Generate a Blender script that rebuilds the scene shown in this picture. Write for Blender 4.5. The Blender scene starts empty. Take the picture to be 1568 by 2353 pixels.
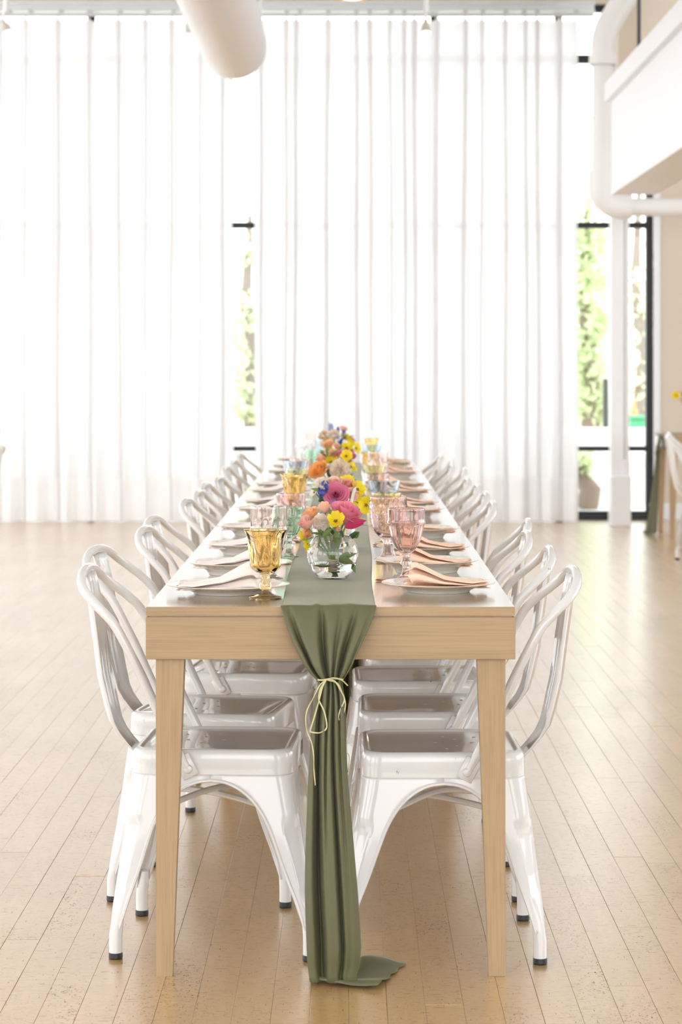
import bpy, math, random
from mathutils import Vector, Matrix
R = random.Random(7)
sc = bpy.context.scene
COL = sc.collection
PI = math.pi

# ---------------------------------------------------------------- camera
F_PX, HC, VX, VY = 5500.0, 1.258, 806.0, 848.0     # frame taken as 1568 x 2353
cam_d = bpy.data.cameras.new('camera')
cam = bpy.data.objects.new('camera', cam_d)
COL.objects.link(cam)
cam.location = (0, 0, HC)
cam.rotation_euler = (PI / 2, 0, 0)
cam_d.sensor_width = 36.0
cam_d.lens = F_PX / 2353 * 36.0
cam_d.shift_x = -(VX - 784) / 2353
cam_d.shift_y = -(1176.5 - VY) / 2353
cam_d.clip_end = 300
cam_d.dof.use_dof = True
cam_d.dof.focus_distance = 5.35
cam_d.dof.aperture_fstop = 7.0
sc.camera = cam

# ---------------------------------------------------------------- sky, exposure
wd = bpy.data.worlds.new('overcast_sky')
sc.world = wd
wd.use_nodes = True
bg = wd.node_tree.nodes['Background']
bg.inputs[0].default_value = (.975, .985, 1.0, 1)
bg.inputs[1].default_value = 4.2
sc.view_settings.view_transform = 'Standard'
sc.view_settings.look = 'None'
sc.view_settings.exposure = 0.0
sc.view_settings.gamma = 1.0
sc.view_settings.use_curve_mapping = False
sc.cycles.max_bounces = 12
sc.cycles.transmission_bounces = 12
sc.cycles.transparent_max_bounces = 16
sc.cycles.diffuse_bounces = 5
sc.cycles.glossy_bounces = 5
sc.cycles.blur_glossy = 0.6
sc.cycles.sample_clamp_indirect = 6.0


def at(px, py, d):
    return Vector(((px - VX) * d / F_PX, d, HC - (py - VY) * d / F_PX))


def lerp(a, b, t):
    return a + (b - a) * t


def interp(tab, x):
    if x <= tab[0][0]:
        return tab[0][1]
    for (x0, y0), (x1, y1) in zip(tab, tab[1:]):
        if x <= x1:
            return y0 + (y1 - y0) * (x - x0) / (x1 - x0)
    return tab[-1][1]


def smooth(t):
    t = max(0.0, min(1.0, t))
    return t * t * (3 - 2 * t)


# ---------------------------------------------------------------- mesh builder
class MB:
    def __init__(s):
        s.v, s.f, s.mi, s.a = [], [], [], []

    def add(s, vs, fs, M=None, mi=0, attr=0.0):
        n = len(s.v)
        for k, p in enumerate(vs):
            p = Vector(p)
            s.v.append(M @ p if M is not None else p)
            s.a.append(attr[k] if isinstance(attr, (list, tuple)) else attr)
        for f in fs:
            s.f.append([n + i for i in f])
            s.mi.append(mi)
        return s

    def box(s, x0, x1, y0, y1, z0, z1, M=None, mi=0, b=0.0, attr=0.0):
        """box; b > 0 chamfers every edge"""
        if b <= 0:
            vs = [(x, y, z) for z in (z0, z1) for y in (y0, y1) for x in (x0, x1)]
            fs = [(0, 2, 3, 1), (4, 5, 7, 6), (0, 1, 5, 4), (2, 6, 7, 3), (0, 4, 6, 2), (1, 3, 7, 5)]
            return s.add(vs, fs, M, mi, attr)
        rings = []
        def ring(z, i, j):
            return [(x0 + i, y0 + j, z), (x0 + j, y0 + i, z)]
        def oct_(z, e):
            return [(x0 + b + e, y0 + e, z), (x1 - b - e, y0 + e, z), (x1 - e, y0 + b + e, z), (x1 - e, y1 - b - e, z),
                    (x1 - b - e, y1 - e, z), (x0 + b + e, y1 - e, z), (x0 + e, y1 - b - e, z), (x0 + e, y0 + b + e, z)]
        rings = [oct_(z0, b * .7), oct_(z0 + b, 0), oct_(z1 - b, 0), oct_(z1, b * .7)]
        vs = [p for r in rings for p in r]
        fs = [tuple(reversed(range(8))), tuple(range(24, 32))]
        for k in range(3):
            for i in range(8):
                j = (i + 1) % 8
                fs.append((k * 8 + i, k * 8 + j, k * 8 + 8 + j, k * 8 + 8 + i))
        return s.add(vs, fs, M, mi, attr)

    def grid(s, rows, M=None, mi=0, attr=None, closed=False):
        m = len(rows[0])
        vs = [p for r in rows for p in r]
        fs = []
        for i in range(len(rows) - 1):
            for j in range(m - 1 + (1 if closed else 0)):
                k = (j + 1) % m
                fs.append((i * m + j, i * m + k, (i + 1) * m + k, (i + 1) * m + j))
        at_ = 0.0 if attr is None else [x for r in attr for x in r]
        return s.add(vs, fs, M, mi, at_)

    def lathe(s, prof, n=32, M=None, mi=0, fn=None, attr=0.0):
        """prof: (r, z) list; fn(r, z, th, k) -> r"""
        vs, fs, idx = [], [], []
        for k, (r, z) in enumerate(prof):
            if r < 1e-6:
                idx.append([len(vs)])
                vs.append((0, 0, z))
            else:
                row = []
                for i in range(n):
                    th = 2 * PI * i / n
                    rr = fn(r, z, th, k) if fn else r
                    row.append(len(vs))
                    vs.append((rr * math.cos(th), rr * math.sin(th), z))
                idx.append(row)
        for a, b in zip(idx, idx[1:]):
            for i in range(n):
                j = (i + 1) % n
                if len(a) == 1 and len(b) == 1:
                    continue
                if len(a) == 1:
                    fs.append((a[0], b[j], b[i]))
                elif len(b) == 1:
                    fs.append((a[i], a[j], b[0]))
                else:
                    fs.append((a[i], a[j], b[j], b[i]))
        return s.add(vs, fs, M, mi, attr)

    def tube(s, pts, r, n=8, M=None, mi=0, cap=True, attr=0.0, flat=None):
        """pts: path; r: radius or list; flat: list of (normal scale) squash"""
        pts = [Vector(p) for p in pts]
        m = len(pts)
        rs = r if isinstance(r, (list, tuple)) else [r] * m
        tg = []
        for i in range(m):
            t = pts[min(i + 1, m - 1)] - pts[max(i - 1, 0)]
            tg.append(t.normalized() if t.length > 1e-9 else Vector((0, 0, 1)))
        up = Vector((0, 0, 1)) if abs(tg[0].z) < .9 else Vector((1, 0, 0))
        nrm = (up - tg[0] * up.dot(tg[0])).normalized()
        vs, fs = [], []
        for i in range(m):
            nrm = (nrm - tg[i] * nrm.dot(tg[i]))
            nrm = nrm.normalized() if nrm.length > 1e-6 else tg[i].orthogonal().normalized()
            bn = tg[i].cross(nrm)
            for k in range(n):
                a = 2 * PI * k / n
                vs.append(pts[i] + nrm * (math.cos(a) * rs[i]) + bn * (math.sin(a) * rs[i]))
        for i in range(m - 1):
            for k in range(n):
                l = (k + 1) % n
                fs.append((i * n + k, i * n + l, (i + 1) * n + l, (i + 1) * n + k))
        if cap:
            fs.append(tuple(reversed(range(n))))
            fs.append(tuple((m - 1) * n + k for k in range(n)))
        return s.add(vs, fs, M, mi, attr)

    def strip(s, pts, w, normal, M=None, mi=0):
        """flat ribbon along pts; normal: side vector(s)"""
        a, b = [], []
        for i, p in enumerate(pts):
            nv = normal[i] if isinstance(normal, list) else normal
            a.append(Vector(p) - Vector(nv) * w / 2)
            b.append(Vector(p) + Vector(nv) * w / 2)
        return s.grid([a, b], M, mi)

    def mesh(s, name, mats, smooth=True, origin=None, sharp=None):
        me = bpy.data.meshes.new(name)
        o = Vector(origin) if origin is not None else Vector((0, 0, 0))
        me.from_pydata([tuple(p - o) for p in s.v], [], s.f)
        mats = mats if isinstance(mats, (list, tuple)) else [mats]
        for m in mats:
            me.materials.append(m)
        if len(mats) > 1:
            me.polygons.foreach_set('material_index', s.mi)
        if smooth:
            me.polygons.foreach_set('use_smooth', [True] * len(s.f))
            if sharp:
                me.set_sharp_from_angle(angle=math.radians(sharp))
        if any(x != 0.0 for x in s.a):
            at_ = me.attributes.new('tone', 'FLOAT', 'POINT')
            at_.data.foreach_set('value', s.a)
        me.update()
        return me

    def build(s, name, mats, parent=None, smooth=True, origin=None, sharp=40, solid=0.0, subd=0):
        ob = bpy.data.objects.new(name, s.mesh(name, mats, smooth, origin, sharp))
        COL.objects.link(ob)
        if parent is not None:
            ob.parent = parent
        if solid:
            md = ob.modifiers.new('thickness', 'SOLIDIFY')
            md.thickness = solid
            md.offset = 0
        if subd:
            md = ob.modifiers.new('smooth', 'SUBSURF')
            md.levels = md.render_levels = subd
        return ob


def tag(o, label=None, cat=None, group=None, kind=None):
    if label: o['label'] = label
    if cat: o['category'] = cat
    if group: o['group'] = group
    if kind: o['kind'] = kind
    return o


def empty(name, loc=(0, 0, 0), rz=0.0):
    o = bpy.data.objects.new(name, None)
    o.empty_display_size = .1
    COL.objects.link(o)
    o.location = loc
    o.rotation_euler = (0, 0, rz)
    return o


def copy_tree(o, parent=None):
    c = o.copy()
    COL.objects.link(c)
    if parent is not None:
        c.parent = parent
    for ch in list(o.children):
        copy_tree(ch, c)
    return c


def frame_to(direction, loc=(0, 0, 0), roll=0.0):
    d = Vector(direction).normalized()
    q = Vector((0, 0, 1)).rotation_difference(d)
    return Matrix.Translation(Vector(loc)) @ q.to_matrix().to_4x4() @ Matrix.Rotation(roll, 4, 'Z')


# ---------------------------------------------------------------- materials
class NT:
    def __init__(s, name):
        s.m = bpy.data.materials.new(name)
        s.m.use_nodes = True
        s.t = s.m.node_tree
        s.n = s.t.nodes
        s.p = s.n['Principled BSDF']
        s.out = s.n['Material Output']

    def node(s, typ, **kw):
        nd = s.n.new(typ)
        for k, v in kw.items():
            setattr(nd, k, v)
        return nd

    def put(s, sock, val):
        if hasattr(val, 'is_output') or isinstance(val, bpy.types.NodeSocket):
            s.t.links.new(val, sock)
        else:
            if sock.type == 'RGBA' and len(val) == 3:
                val = (*val, 1)
            sock.default_value = val

    def coords(s, kind='Object', scale=(1, 1, 1), rot=(0, 0, 0)):
        if kind == 'World':
            src = s.node('ShaderNodeNewGeometry').outputs['Position']
        else:
            src = s.node('ShaderNodeTexCoord').outputs[kind]
        mp = s.node('ShaderNodeMapping')
        s.put(mp.inputs['Vector'], src)
        mp.inputs['Scale'].default_value = scale
        mp.inputs['Rotation'].default_value = rot
        return mp.outputs[0]

    def noise(s, vec, scale=5, detail=3, rough=.5, dist=0.0, w=None):
        nd = s.node('ShaderNodeTexNoise')
        if w is not None:
            nd.noise_dimensions = '4D'
            s.put(nd.inputs['W'], w)
        s.put(nd.inputs['Vector'], vec)
        nd.inputs['Scale'].default_value = scale
        nd.inputs['Detail'].default_value = detail
        nd.inputs['Roughness'].default_value = rough
        nd.inputs['Distortion'].default_value = dist
        return nd.outputs['Fac']

    def ramp(s, fac, stops, interp='LINEAR'):
        nd = s.node('ShaderNodeValToRGB')
        nd.color_ramp.interpolation = interp
        cr = nd.color_ramp.elements
        while len(cr) < len(stops):
            cr.new(.5)
        for e, (p, c) in zip(cr, stops):
            e.position = p
            e.color = (*c, 1) if not isinstance(c, (int, float)) else (c, c, c, 1)
        s.put(nd.inputs[0], fac)
        return nd.outputs[0]

    def math(s, op, a, b=0.0, c=0.0, clamp=False):
        nd = s.node('ShaderNodeMath', operation=op, use_clamp=clamp)
        for i, x in enumerate((a, b, c)):
            s.put(nd.inputs[i], x)
        return nd.outputs[0]

    def mix(s, fac, a, b, blend='MIX'):
        nd = s.node('ShaderNodeMix', data_type='RGBA', blend_type=blend)
        s.put(nd.inputs[0], fac)
        s.put(nd.inputs[6], a)
        s.put(nd.inputs[7], b)
        return nd.outputs[2]

    def attr(s, name='tone'):
        return s.node('ShaderNodeAttribute', attribute_name=name).outputs['Fac']

    def bump(s, h, strength=.2, dist=.002):
        nd = s.node('ShaderNodeBump')
        nd.inputs['Strength'].default_value = strength
        nd.inputs['Distance'].default_value = dist
        s.put(nd.inputs['Height'], h)
        s.put(s.p.inputs['Normal'], nd.outputs[0])

    def set(s, **kw):
        names = dict(col='Base Color', rough='Roughness', metal='Metallic', ior='IOR', trans='Transmission Weight',
                     coat='Coat Weight', coat_r='Coat Roughness', sheen='Sheen Weight', sheen_r='Sheen Roughness',
                     spec='Specular IOR Level', emit='Emission Color', emit_s='Emission Strength', sub='Subsurface Weight')
        for k, v in kw.items():
            s.put(s.p.inputs[names[k]], v)
        return s


def plain(name, col, rough=.5, **kw):
    return NT(name).set(col=col, rough=rough, **kw).m


def wood(name, axis, c0, c1, rough=.32, coat=0.0):
    """oak with the grain along the given axis"""
    t = NT(name)
    sc_ = [60, 60, 60]
    sc_[axis] = 2.2
    v = t.coords('Object', tuple(sc_))
    info = t.node('ShaderNodeObjectInfo').outputs['Random']
    n1 = t.noise(v, 1.0, 5, .6, .6, w=t.math('MULTIPLY', info, 20))
    sc2 = [420, 420, 420]
    sc2[axis] = 7
    n2 = t.noise(t.coords('Object', tuple(sc2)), 1.0, 3, .6)
    base = t.mix(t.ramp(n1, [(.15, 0), (.85, 1)]), c0, c1)
    dark = t.ramp(n2, [(.34, 1), (.54, 0)])
    base = t.mix(t.math('MULTIPLY', dark, .30), base, tuple(x * .55 for x in c0))
    t.set(col=base, rough=rough, coat=coat, coat_r=.12)
    t.p.inputs['Coat IOR'].default_value = 1.8
    t.bump(n2, .12, .0006)
    return t.m


M = {}
OAK0, OAK1 = (.365, .242, .122), (.445, .312, .170)
M['oak_x'] = wood('light oak, grain across', 0, OAK0, OAK1, .4)
M['oak_y'] = wood('light oak, grain lengthwise', 1, OAK0, OAK1, .22, 1.0)
M['oak_z'] = wood('light oak, grain upright', 2, OAK0, OAK1, .4)

# white chair paint with black chips
t = NT('glossy off-white metal paint')
inf = t.node('ShaderNodeObjectInfo').outputs['Random']
n = t.noise(t.coords('Object', (34, 34, 13)), 1.0, 4, .62, w=t.math('MULTIPLY', inf, 50))
n2 = t.noise(t.coords('Object', (9, 9, 9)), 1.0, 1, .5, w=t.math('MULTIPLY', inf, 31))
chip = t.math('MULTIPLY', t.ramp(n, [(.685, 0), (.70, 1)]), t.ramp(n2, [(.50, 0), (.58, 1)]))
t.set(col=t.mix(chip, (.70, .688, .662), (.05, .045, .04)), rough=t.mix(chip, (.28,) * 3, (.6,) * 3), coat=1.0, coat_r=.03)
M['paint'] = t.m
M['rubber'] = plain('black rubber', (.012, .012, .012), .45)
M['hole'] = plain('drain hole rim', (.40, .36, .32), .4)

# floor boards
t = NT('worn maple boards')
tone = t.attr('tone')
w50 = t.math('MULTIPLY', tone, 50)
grain = t.noise(t.coords('World', (38, 3.2, 1)), 1.0, 5, .6, .8, w=w50)
blot = t.noise(t.coords('World', (2.2, 1.1, 1)), 1.0, 4, .6)
base = t.mix(grain, (.50, .30, .11), (.66, .42, .18))
base = t.mix(t.math('MULTIPLY', tone, .5), base, (.67, .42, .165))
base = t.mix(t.ramp(blot, [(.35, 0), (.80, .5)], 'EASE'), base, (.42, .25, .10))
sp = t.noise(t.coords('World', (150, 210, 1)), 1.0, 3, .65, .3, w=w50)
spm = t.noise(t.coords('World', (5, 1.6, 1)), 1.0, 2, .6, w=w50)
specks = t.math('MULTIPLY', t.ramp(sp, [(.58, 0), (.63, 1)]), t.ramp(spm, [(.42, 0), (.64, 1)]))
scr = t.noise(t.coords('World', (26, 420, 1), (0, 0, .12)), 1.0, 1, .5, .2)
scr2 = t.noise(t.coords('World', (330, 40, 1), (0, 0, .5)), 1.0, 1, .5, .2)
scratch = t.math('MAXIMUM', t.ramp(scr, [(.705, 0), (.725, 1)]), t.ramp(scr2, [(.715, 0), (.735, .9)]))
dirt = t.math('MAXIMUM', specks, scratch)
flk = t.ramp(t.noise(t.coords('World', (45, 430, 1), (0, 0, .05)), 1.0, 2, .6, .3, w=w50), [(.55, 0), (.74, .6)])
base = t.mix(flk, base, (.20, .115, .05))
base = t.mix(t.math('MULTIPLY', dirt, .95), base, (.03, .02, .012))
clean = t.math('SUBTRACT', 1.0, dirt, 0, True)
t.set(col=base, rough=.30, coat=t.math('MULTIPLY', clean, 1.0), coat_r=.25, spec=t.math('MULTIPLY', clean, .5))
t.p.inputs['Coat IOR'].default_value = 2.2
hh = t.math('SUBTRACT', t.noise(t.coords('World', (60, 60, 1)), 1.0, 4, .6), t.math('MULTIPLY', flk, .5))
t.bump(hh, .15, .0010)
M['maple'] = t.m
M['subfloor'] = plain('dark dirt in the board joints', (.18, .12, .065), .8)

M['wall'] = plain('warm white wall paint', (.70, .62, .51), .6)
M['white'] = plain('white ceiling paint', (.88, .91, .95), .5)
M['pipe'] = plain('white painted pipe', (.85, .86, .86), .35)
M['black_frame'] = plain('black window frame', (.012, .012, .014), .4)
M['rail'] = plain('pale grey rail', (.55, .57, .55), .4)
M['concrete'] = plain('pale concrete', (.70, .69, .68), .8)
M['white_wall'] = plain('white rendered wall', (.85, .85, .86), .7)
M['facade'] = plain('beige facade', (.62, .56, .48), .8)

# window glass: see-through with a fresnel gloss
t = NT('window glass')
lw = t.node('ShaderNodeFresnel')
lw.inputs[0].default_value = 1.45
tr = t.node('ShaderNodeBsdfTransparent')
gl = t.node('ShaderNodeBsdfGlossy')
gl.inputs['Roughness'].default_value = 0.02
tr.inputs[0].default_value = (.95, .97, .96, 1)
mx = t.node('ShaderNodeMixShader')
t.put(mx.inputs[0], lw.outputs[0]); t.put(mx.inputs[1], tr.outputs[0]); t.put(mx.inputs[2], gl.outputs[0])
t.put(t.out.inputs[0], mx.outputs[0])
M['pane'] = t.m


def sheer(name, transp, transl):
    t = NT(name)
    d = t.node('ShaderNodeBsdfDiffuse'); d.inputs[0].default_value = (.97, .965, .965, 1)
    l = t.node('ShaderNodeBsdfTranslucent'); l.inputs[0].default_value = (.92, .92, .94, 1)
    tr = t.node('ShaderNodeBsdfTransparent'); tr.inputs[0].default_value = (1, 1, 1, 1)
    m1 = t.node('ShaderNodeMixShader'); m1.inputs[0].default_value = transl
    t.put(m1.inputs[1], d.outputs[0]); t.put(m1.inputs[2], l.outputs[0])
    m2 = t.node('ShaderNodeMixShader'); m2.inputs[0].default_value = transp
    t.put(m2.inputs[1], m1.outputs[0]); t.put(m2.inputs[2], tr.outputs[0])
    t.put(t.out.inputs[0], m2.outputs[0])
    return t.m


M['sheer'] = sheer('sheer white fabric', .035, .56)
M['hem'] = sheer('doubled white fabric', .01, .24)


def cloth(name, c0, c1, sc_=900, spec=.3, rough=.8, sheen=0.0):
    t = NT(name)
    n = t.noise(t.coords('Object', (1, 1, 1)), sc_, 2, .6)
    t.set(col=t.mix(n, c0, c1), rough=rough, spec=spec, sheen=sheen, sheen_r=.22)
    t.p.inputs['Sheen Tint'].default_value = (.95, .93, .78, 1)
    t.bump(n, .25, .0006)
    return t.m


M['sage'] = cloth('sage green crepe cloth', (.100, .098, .044), (.146, .144, .076), 900, .4, .5, .28)
M['blush'] = cloth('pale blush cotton', (.94, .83, .77), (.96, .87, .82), 700, .1)
M['peach'] = cloth('peach cotton', (.91, .61, .44), (.95, .73, .58), 700, .1)
M['ribbon'] = plain('pale chartreuse satin ribbon', (.62, .58, .30), .35)
M['twine'] = plain('natural twine', (.55, .46, .34), .8)
M['card'] = plain('cream card', (.80, .74, .64), .6)
M['card_edge'] = plain('dark card back', (.08, .07, .06), .6)
M['copper'] = plain('rose copper cutlery', (.62, .33, .22), .2, metal=1.0)

# china with a painted border
t = NT('white china with floral border')
xy = t.coords('Object')
sx = t.node('ShaderNodeSeparateXYZ'); t.put(sx.inputs[0], xy)
rr = t.math('SQRT', t.math('ADD', t.math('POWER', sx.outputs[0], 2), t.math('POWER', sx.outputs[1], 2)))
band = t.math('MULTIPLY', t.ramp(t.math('MULTIPLY', rr, 8), [(.70, 0), (.74, 1)]), t.ramp(t.math('MULTIPLY', rr, 8), [(.92, 1), (.95, 0)]))
rnd = t.math('MULTIPLY', t.node('ShaderNodeObjectInfo').outputs['Random'], 40)
n1 = t.noise(xy, 60, 3, .6, 1.5, w=rnd)
hue = t.noise(xy, 45, 1, .5, w=t.math('ADD', rnd, 9))
deco = t.ramp(hue, [(.36, (.30, .42, .55)), (.46, (.45, .50, .25)), (.52, (.80, .55, .20)), (.62, (.70, .30, .28))], 'CONSTANT')
fac = t.math('MULTIPLY', band, t.ramp(n1, [(.54, 0), (.60, .75)]))
edge = t.ramp(t.math('MULTIPLY', rr, 8), [(.975, 0), (.99, .5)])
colr = t.mix(fac, (.86, .85, .80), deco)
colr = t.mix(edge, colr, (.70, .55, .30))
t.set(col=colr, rough=.12, coat=.2)
M['china'] = t.m


def glass(name, col, ior=1.5, rough=0.0):
    return NT(name).set(col=col, rough=rough, trans=1.0, ior=ior).m


M['g_amber'] = glass('amber pressed glass', (.96, .765, .42))
M['g_mauve'] = glass('dusty mauve pressed glass', (.92, .78, .755))
M['g_pink'] = glass('rose pink pressed glass', (.96, .82, .80))
M['g_blush'] = glass('faint blush pressed glass', (.97, .90, .87))
M['g_green'] = glass('mint green pressed glass', (.75, .93, .79))
M['g_blue'] = glass('pale blue pressed glass', (.80, .89, .95))
M['g_clear'] = glass('clear pressed glass', (.95, .97, .96))
M['g_yellow'] = glass('pale yellow pressed glass', (.95, .91, .66))
M['g_gold'] = glass('golden pressed glass', (.96, .86, .55))
M['g_vase'] = glass('clear vase glass', (.985, .99, .985), 1.45)
M['water'] = glass('water', (.98, .99, .98), 1.33)


def petal(name, tip, base, rough=.55, transl=.42):
    t = NT(name)
    c = t.mix(t.attr('tone'), base, tip)
    n = t.noise(t.coords('Object', (1, 1, 1)), 90, 2, .5)
    c = t.mix(t.math('MULTIPLY', n, .25), c, tuple(x * .90 for x in tip))
    t.set(col=c, rough=rough)
    l = t.node('ShaderNodeBsdfTranslucent')
    t.put(l.inputs[0], c)
    m = t.node('ShaderNodeMixShader')
    m.inputs[0].default_value = transl
    t.put(m.inputs[1], t.p.outputs[0]); t.put(m.inputs[2], l.outputs[0])
    t.put(t.out.inputs[0], m.outputs[0])
    return t.m


M['p_pink'] = petal('rose pink petals', (.84, .27, .37), (.90, .52, .50))
M['p_hot'] = petal('deep pink petals', (.80, .24, .38), (.66, .10, .22))
M['p_magenta'] = petal('magenta petal', (.52, .02, .10), (.60, .06, .16))
M['p_peach'] = petal('peach petals', (.93, .63, .47), (.93, .68, .50))
M['p_apricot'] = petal('apricot petals', (.95, .60, .32), (.95, .72, .46))
M['p_orange'] = petal('orange petals', (.93, .46, .13), (.92, .62, .30))
M['p_salmon'] = petal('salmon pink petals', (.92, .58, .52), (.93, .66, .52))
M['p_coral'] = petal('coral petals', (.88, .46, .37), (.90, .56, .44))
M['p_cream'] = petal('cream petals', (1.0, .94, .85), (1.0, .93, .80), .5, .55)
M['p_ivory'] = petal('ivory blush petals', (1.0, .90, .78), (1.0, .90, .76), .5, .55)
M['p_yellow'] = petal('bright yellow petals', (.93, .78, .03), (.88, .64, .01))
M['p_tan'] = petal('pale tan petals', (.86, .66, .46), (.82, .64, .44))
M['p_blue'] = petal('delphinium blue petals', (.10, .14, .50), (.16, .22, .56))
M['p_lilac'] = petal('pale lilac blue petals', (.40, .46, .68), (.48, .54, .72))
M['centre'] = plain('brown flower centre', (.20, .09, .02), .7)
M['leaf'] = petal('mid green leaf', (.13, .21, .035), (.10, .165, .03), .4, .2)
M['leaf_dark'] = petal('dark green leaf', (.035, .085, .025), (.03, .07, .02), .45, .15)
M['leaf_fresh'] = petal('fresh green leaf', (.20, .34, .05), (.15, .27, .04), .4, .25)
M['stem'] = plain('green stem', (.16, .26, .06), .5)
M['tree_leaf'] = petal('foliage with daylight glare in its colour', (.72, .78, .52), (.62, .71, .44), .5, .5)  # both foliage colours lightened, overexposed daylight is put into the albedo
M['tree_leaf2'] = petal('yellow green foliage', (.74, .78, .54), (.64, .70, .46), .5, .5)
M['bark'] = plain('grey brown bark', (.22, .17, .13), .8)
M['brass'] = plain('brushed brass', (.75, .52, .26), .25, metal=1.0)
M['lamp_body'] = plain('beige lamp body', (.62, .58, .50), .4)
M['bulb'] = NT('lit lamp face').set(col=(1, .95, .9), emit=(1, .93, .85), emit_s=2.2).m
M['steel'] = plain('bright steel', (.70, .70, .70), .3, metal=1.0)
M['dark'] = plain('dark grey metal', (.05, .05, .055), .5)
M['green_plastic'] = plain('green plastic', (.10, .42, .22), .5)
M['orange_plastic'] = plain('orange plastic', (.85, .30, .08), .5)

# ================================================================ FLOOR
YW = 19.95                       # window plane
floor = MB().box(-9, 9, -3, YW + .3, -.12, -.010).build('floor', M['subfloor'], smooth=False)
tag(floor, kind='structure')
PW, GAP = .0757, .0005
boards = []
x = -5.0
ci = 0
while x < 5.2:
    y = 2.2 + R.random() * .8
    while y < YW + .25:
        ln = R.choice((.32, .45, .58, .75, .95, 1.2)) * R.uniform(.85, 1.15)
        boards.append((x, min(y, YW + .25), min(y + ln, YW + .25)))
        y += ln
    x += PW
    ci += 1
boards = [b for b in boards if b[2] - b[1] > .04]


def seen(b):
    x0, y0, y1 = b
    yc = max((y0 + y1) / 2, 4.6)
    if y1 < 4.58: return 0
    px = VX + (x0 + PW / 2) * F_PX / yc
    if px < -15 or px > 1583: return 0
    return (y1 - max(y0, 4.58)) * HC * F_PX / yc ** 2 * PW * F_PX / yc


boards.sort(key=seen, reverse=True)
rest = MB()
for k, (x0, y0, y1) in enumerate(boards):
    mb = MB() if k < 295 else rest
    g, top, c = GAP / 2, R.uniform(-.0005, .0002), .0005
    vs = [(x0 + g, y0 + g, -.0095), (x0 + PW - g, y0 + g, -.0095), (x0 + PW - g, y1 - g, -.0095), (x0 + g, y1 - g, -.0095),
          (x0 + g, y0 + g, top - c), (x0 + PW - g, y0 + g, top - c), (x0 + PW - g, y1 - g, top - c), (x0 + g, y1 - g, top - c),
          (x0 + g + c, y0 + g + c, top), (x0 + PW - g - c, y0 + g + c, top), (x0 + PW - g - c, y1 - g - c, top), (x0 + g + c, y1 - g - c, top)]
    fs = [(8, 9, 10, 11)] + [(a, (a + 1) % 4, (a + 1) % 4 + 4, a + 4) for a in range(4)] + \
         [(a + 4, (a + 1) % 4 + 4, (a + 1) % 4 + 8, a + 8) for a in range(4)]
    mb.add(vs, fs, attr=R.uniform(.02, 1.0))
    if k < 295:
        mb.build('plank', M['maple'], floor, smooth=False)
tag(rest.build('planks_beyond', M['maple'], floor, smooth=False), kind='stuff')

# ================================================================ ROOM SHELL
CZ = 4.62
tag(MB().box(-9, 9, -3, YW + .3, CZ, CZ + .15).build('ceiling', M['white'], smooth=False), kind='structure')
WX1 = 2.56                       # right edge of the glazing
wall = MB()
wall.box(WX1, 9, YW, YW + .2, 0, CZ)
wall.box(-9, WX1, YW, YW + .2, 4.30, CZ)
wall.build('wall_back', M['wall'], smooth=False)['kind'] = 'structure'
def pierced(name, axis, pos, a0, a1, holes, z0, z1):
    mb = MB()
    def bx(p, q, za_, zb__):
        if axis == 'x': mb.box(pos, pos + .2, p, q, za_, zb__)
        else: mb.box(p, q, pos, pos + .2, za_, zb__)
    bx(a0, a1, 0, z0); bx(a0, a1, z1, CZ)
    e = a0
    for h0, h1 in holes:
        bx(e, h0, z0, z1); e = h1
    bx(e, a1, z0, z1)
    tag(mb.build(name, M['white'], smooth=False), kind='structure')


# unseen walls added to balance the light, tall window openings sized for it
pierced('wall_left_unseen', 'x', -9.2, -3.2, YW + .2, [(-2, 2), (3, 10), (11, 19)], .4, 4.3)
pierced('wall_front_unseen', 'y', -3.2, -9, 9, [(-8, -4.5), (-3.5, 3.5), (4.5, 8)], .5, 4.2)
pierced('wall_right_unseen', 'x', 9, -3.2, YW + .2, [(4, 10), (11, 17)], .9, 4.3)
tag(MB().box(2.49, 9, YW - .02, YW, 0, .14, b=.006).build('baseboard_back', M['white'], smooth=False), kind='structure')
tag(MB().box(WX1 - .035, WX1 + .02, YW - .025, YW + .01, .14, 4.3, b=.006).build('trim_1', M['white'], smooth=False), kind='structure')

# glazing of the back wall: three bays of black frame and glass
def bay(n, x0, x1):
    r = empty('window_%d' % n, (x0, YW + .08, 0))
    tag(r, kind='structure')
    o = (x0, YW + .08, 0)
    for z, h in ((.035, .07), (.592, .042), (2.46, .05), (3.85, .07), (4.27, .06)):
        MB().box(x0, x1, YW + .05, YW + .12, z - h / 2, z + h / 2, b=.003).build('transom', M['black_frame'], r, False, o)
    for xx in (x0, x1):
        MB().box(xx - .03, xx + .03, YW + .045, YW + .125, 0, 4.3, b=.003).build('mullion', M['black_frame'], r, False, o)
    for z0, z1 in ((.07, .57), (.613, 2.435), (2.485, 3.815), (3.885, 4.24)):
        MB().box(x0 + .03, x1 - .03, YW + .083, YW + .089, z0, z1).build('glass_pane', M['pane'], r, False, o)


for n_, (a, b) in enumerate(((-5.2, -3.6), (-3.6, -2.17), (-2.17, .70), (.70, 1.74), (1.74, 2.50)), 1):
    bay(n_, a, b)

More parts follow.
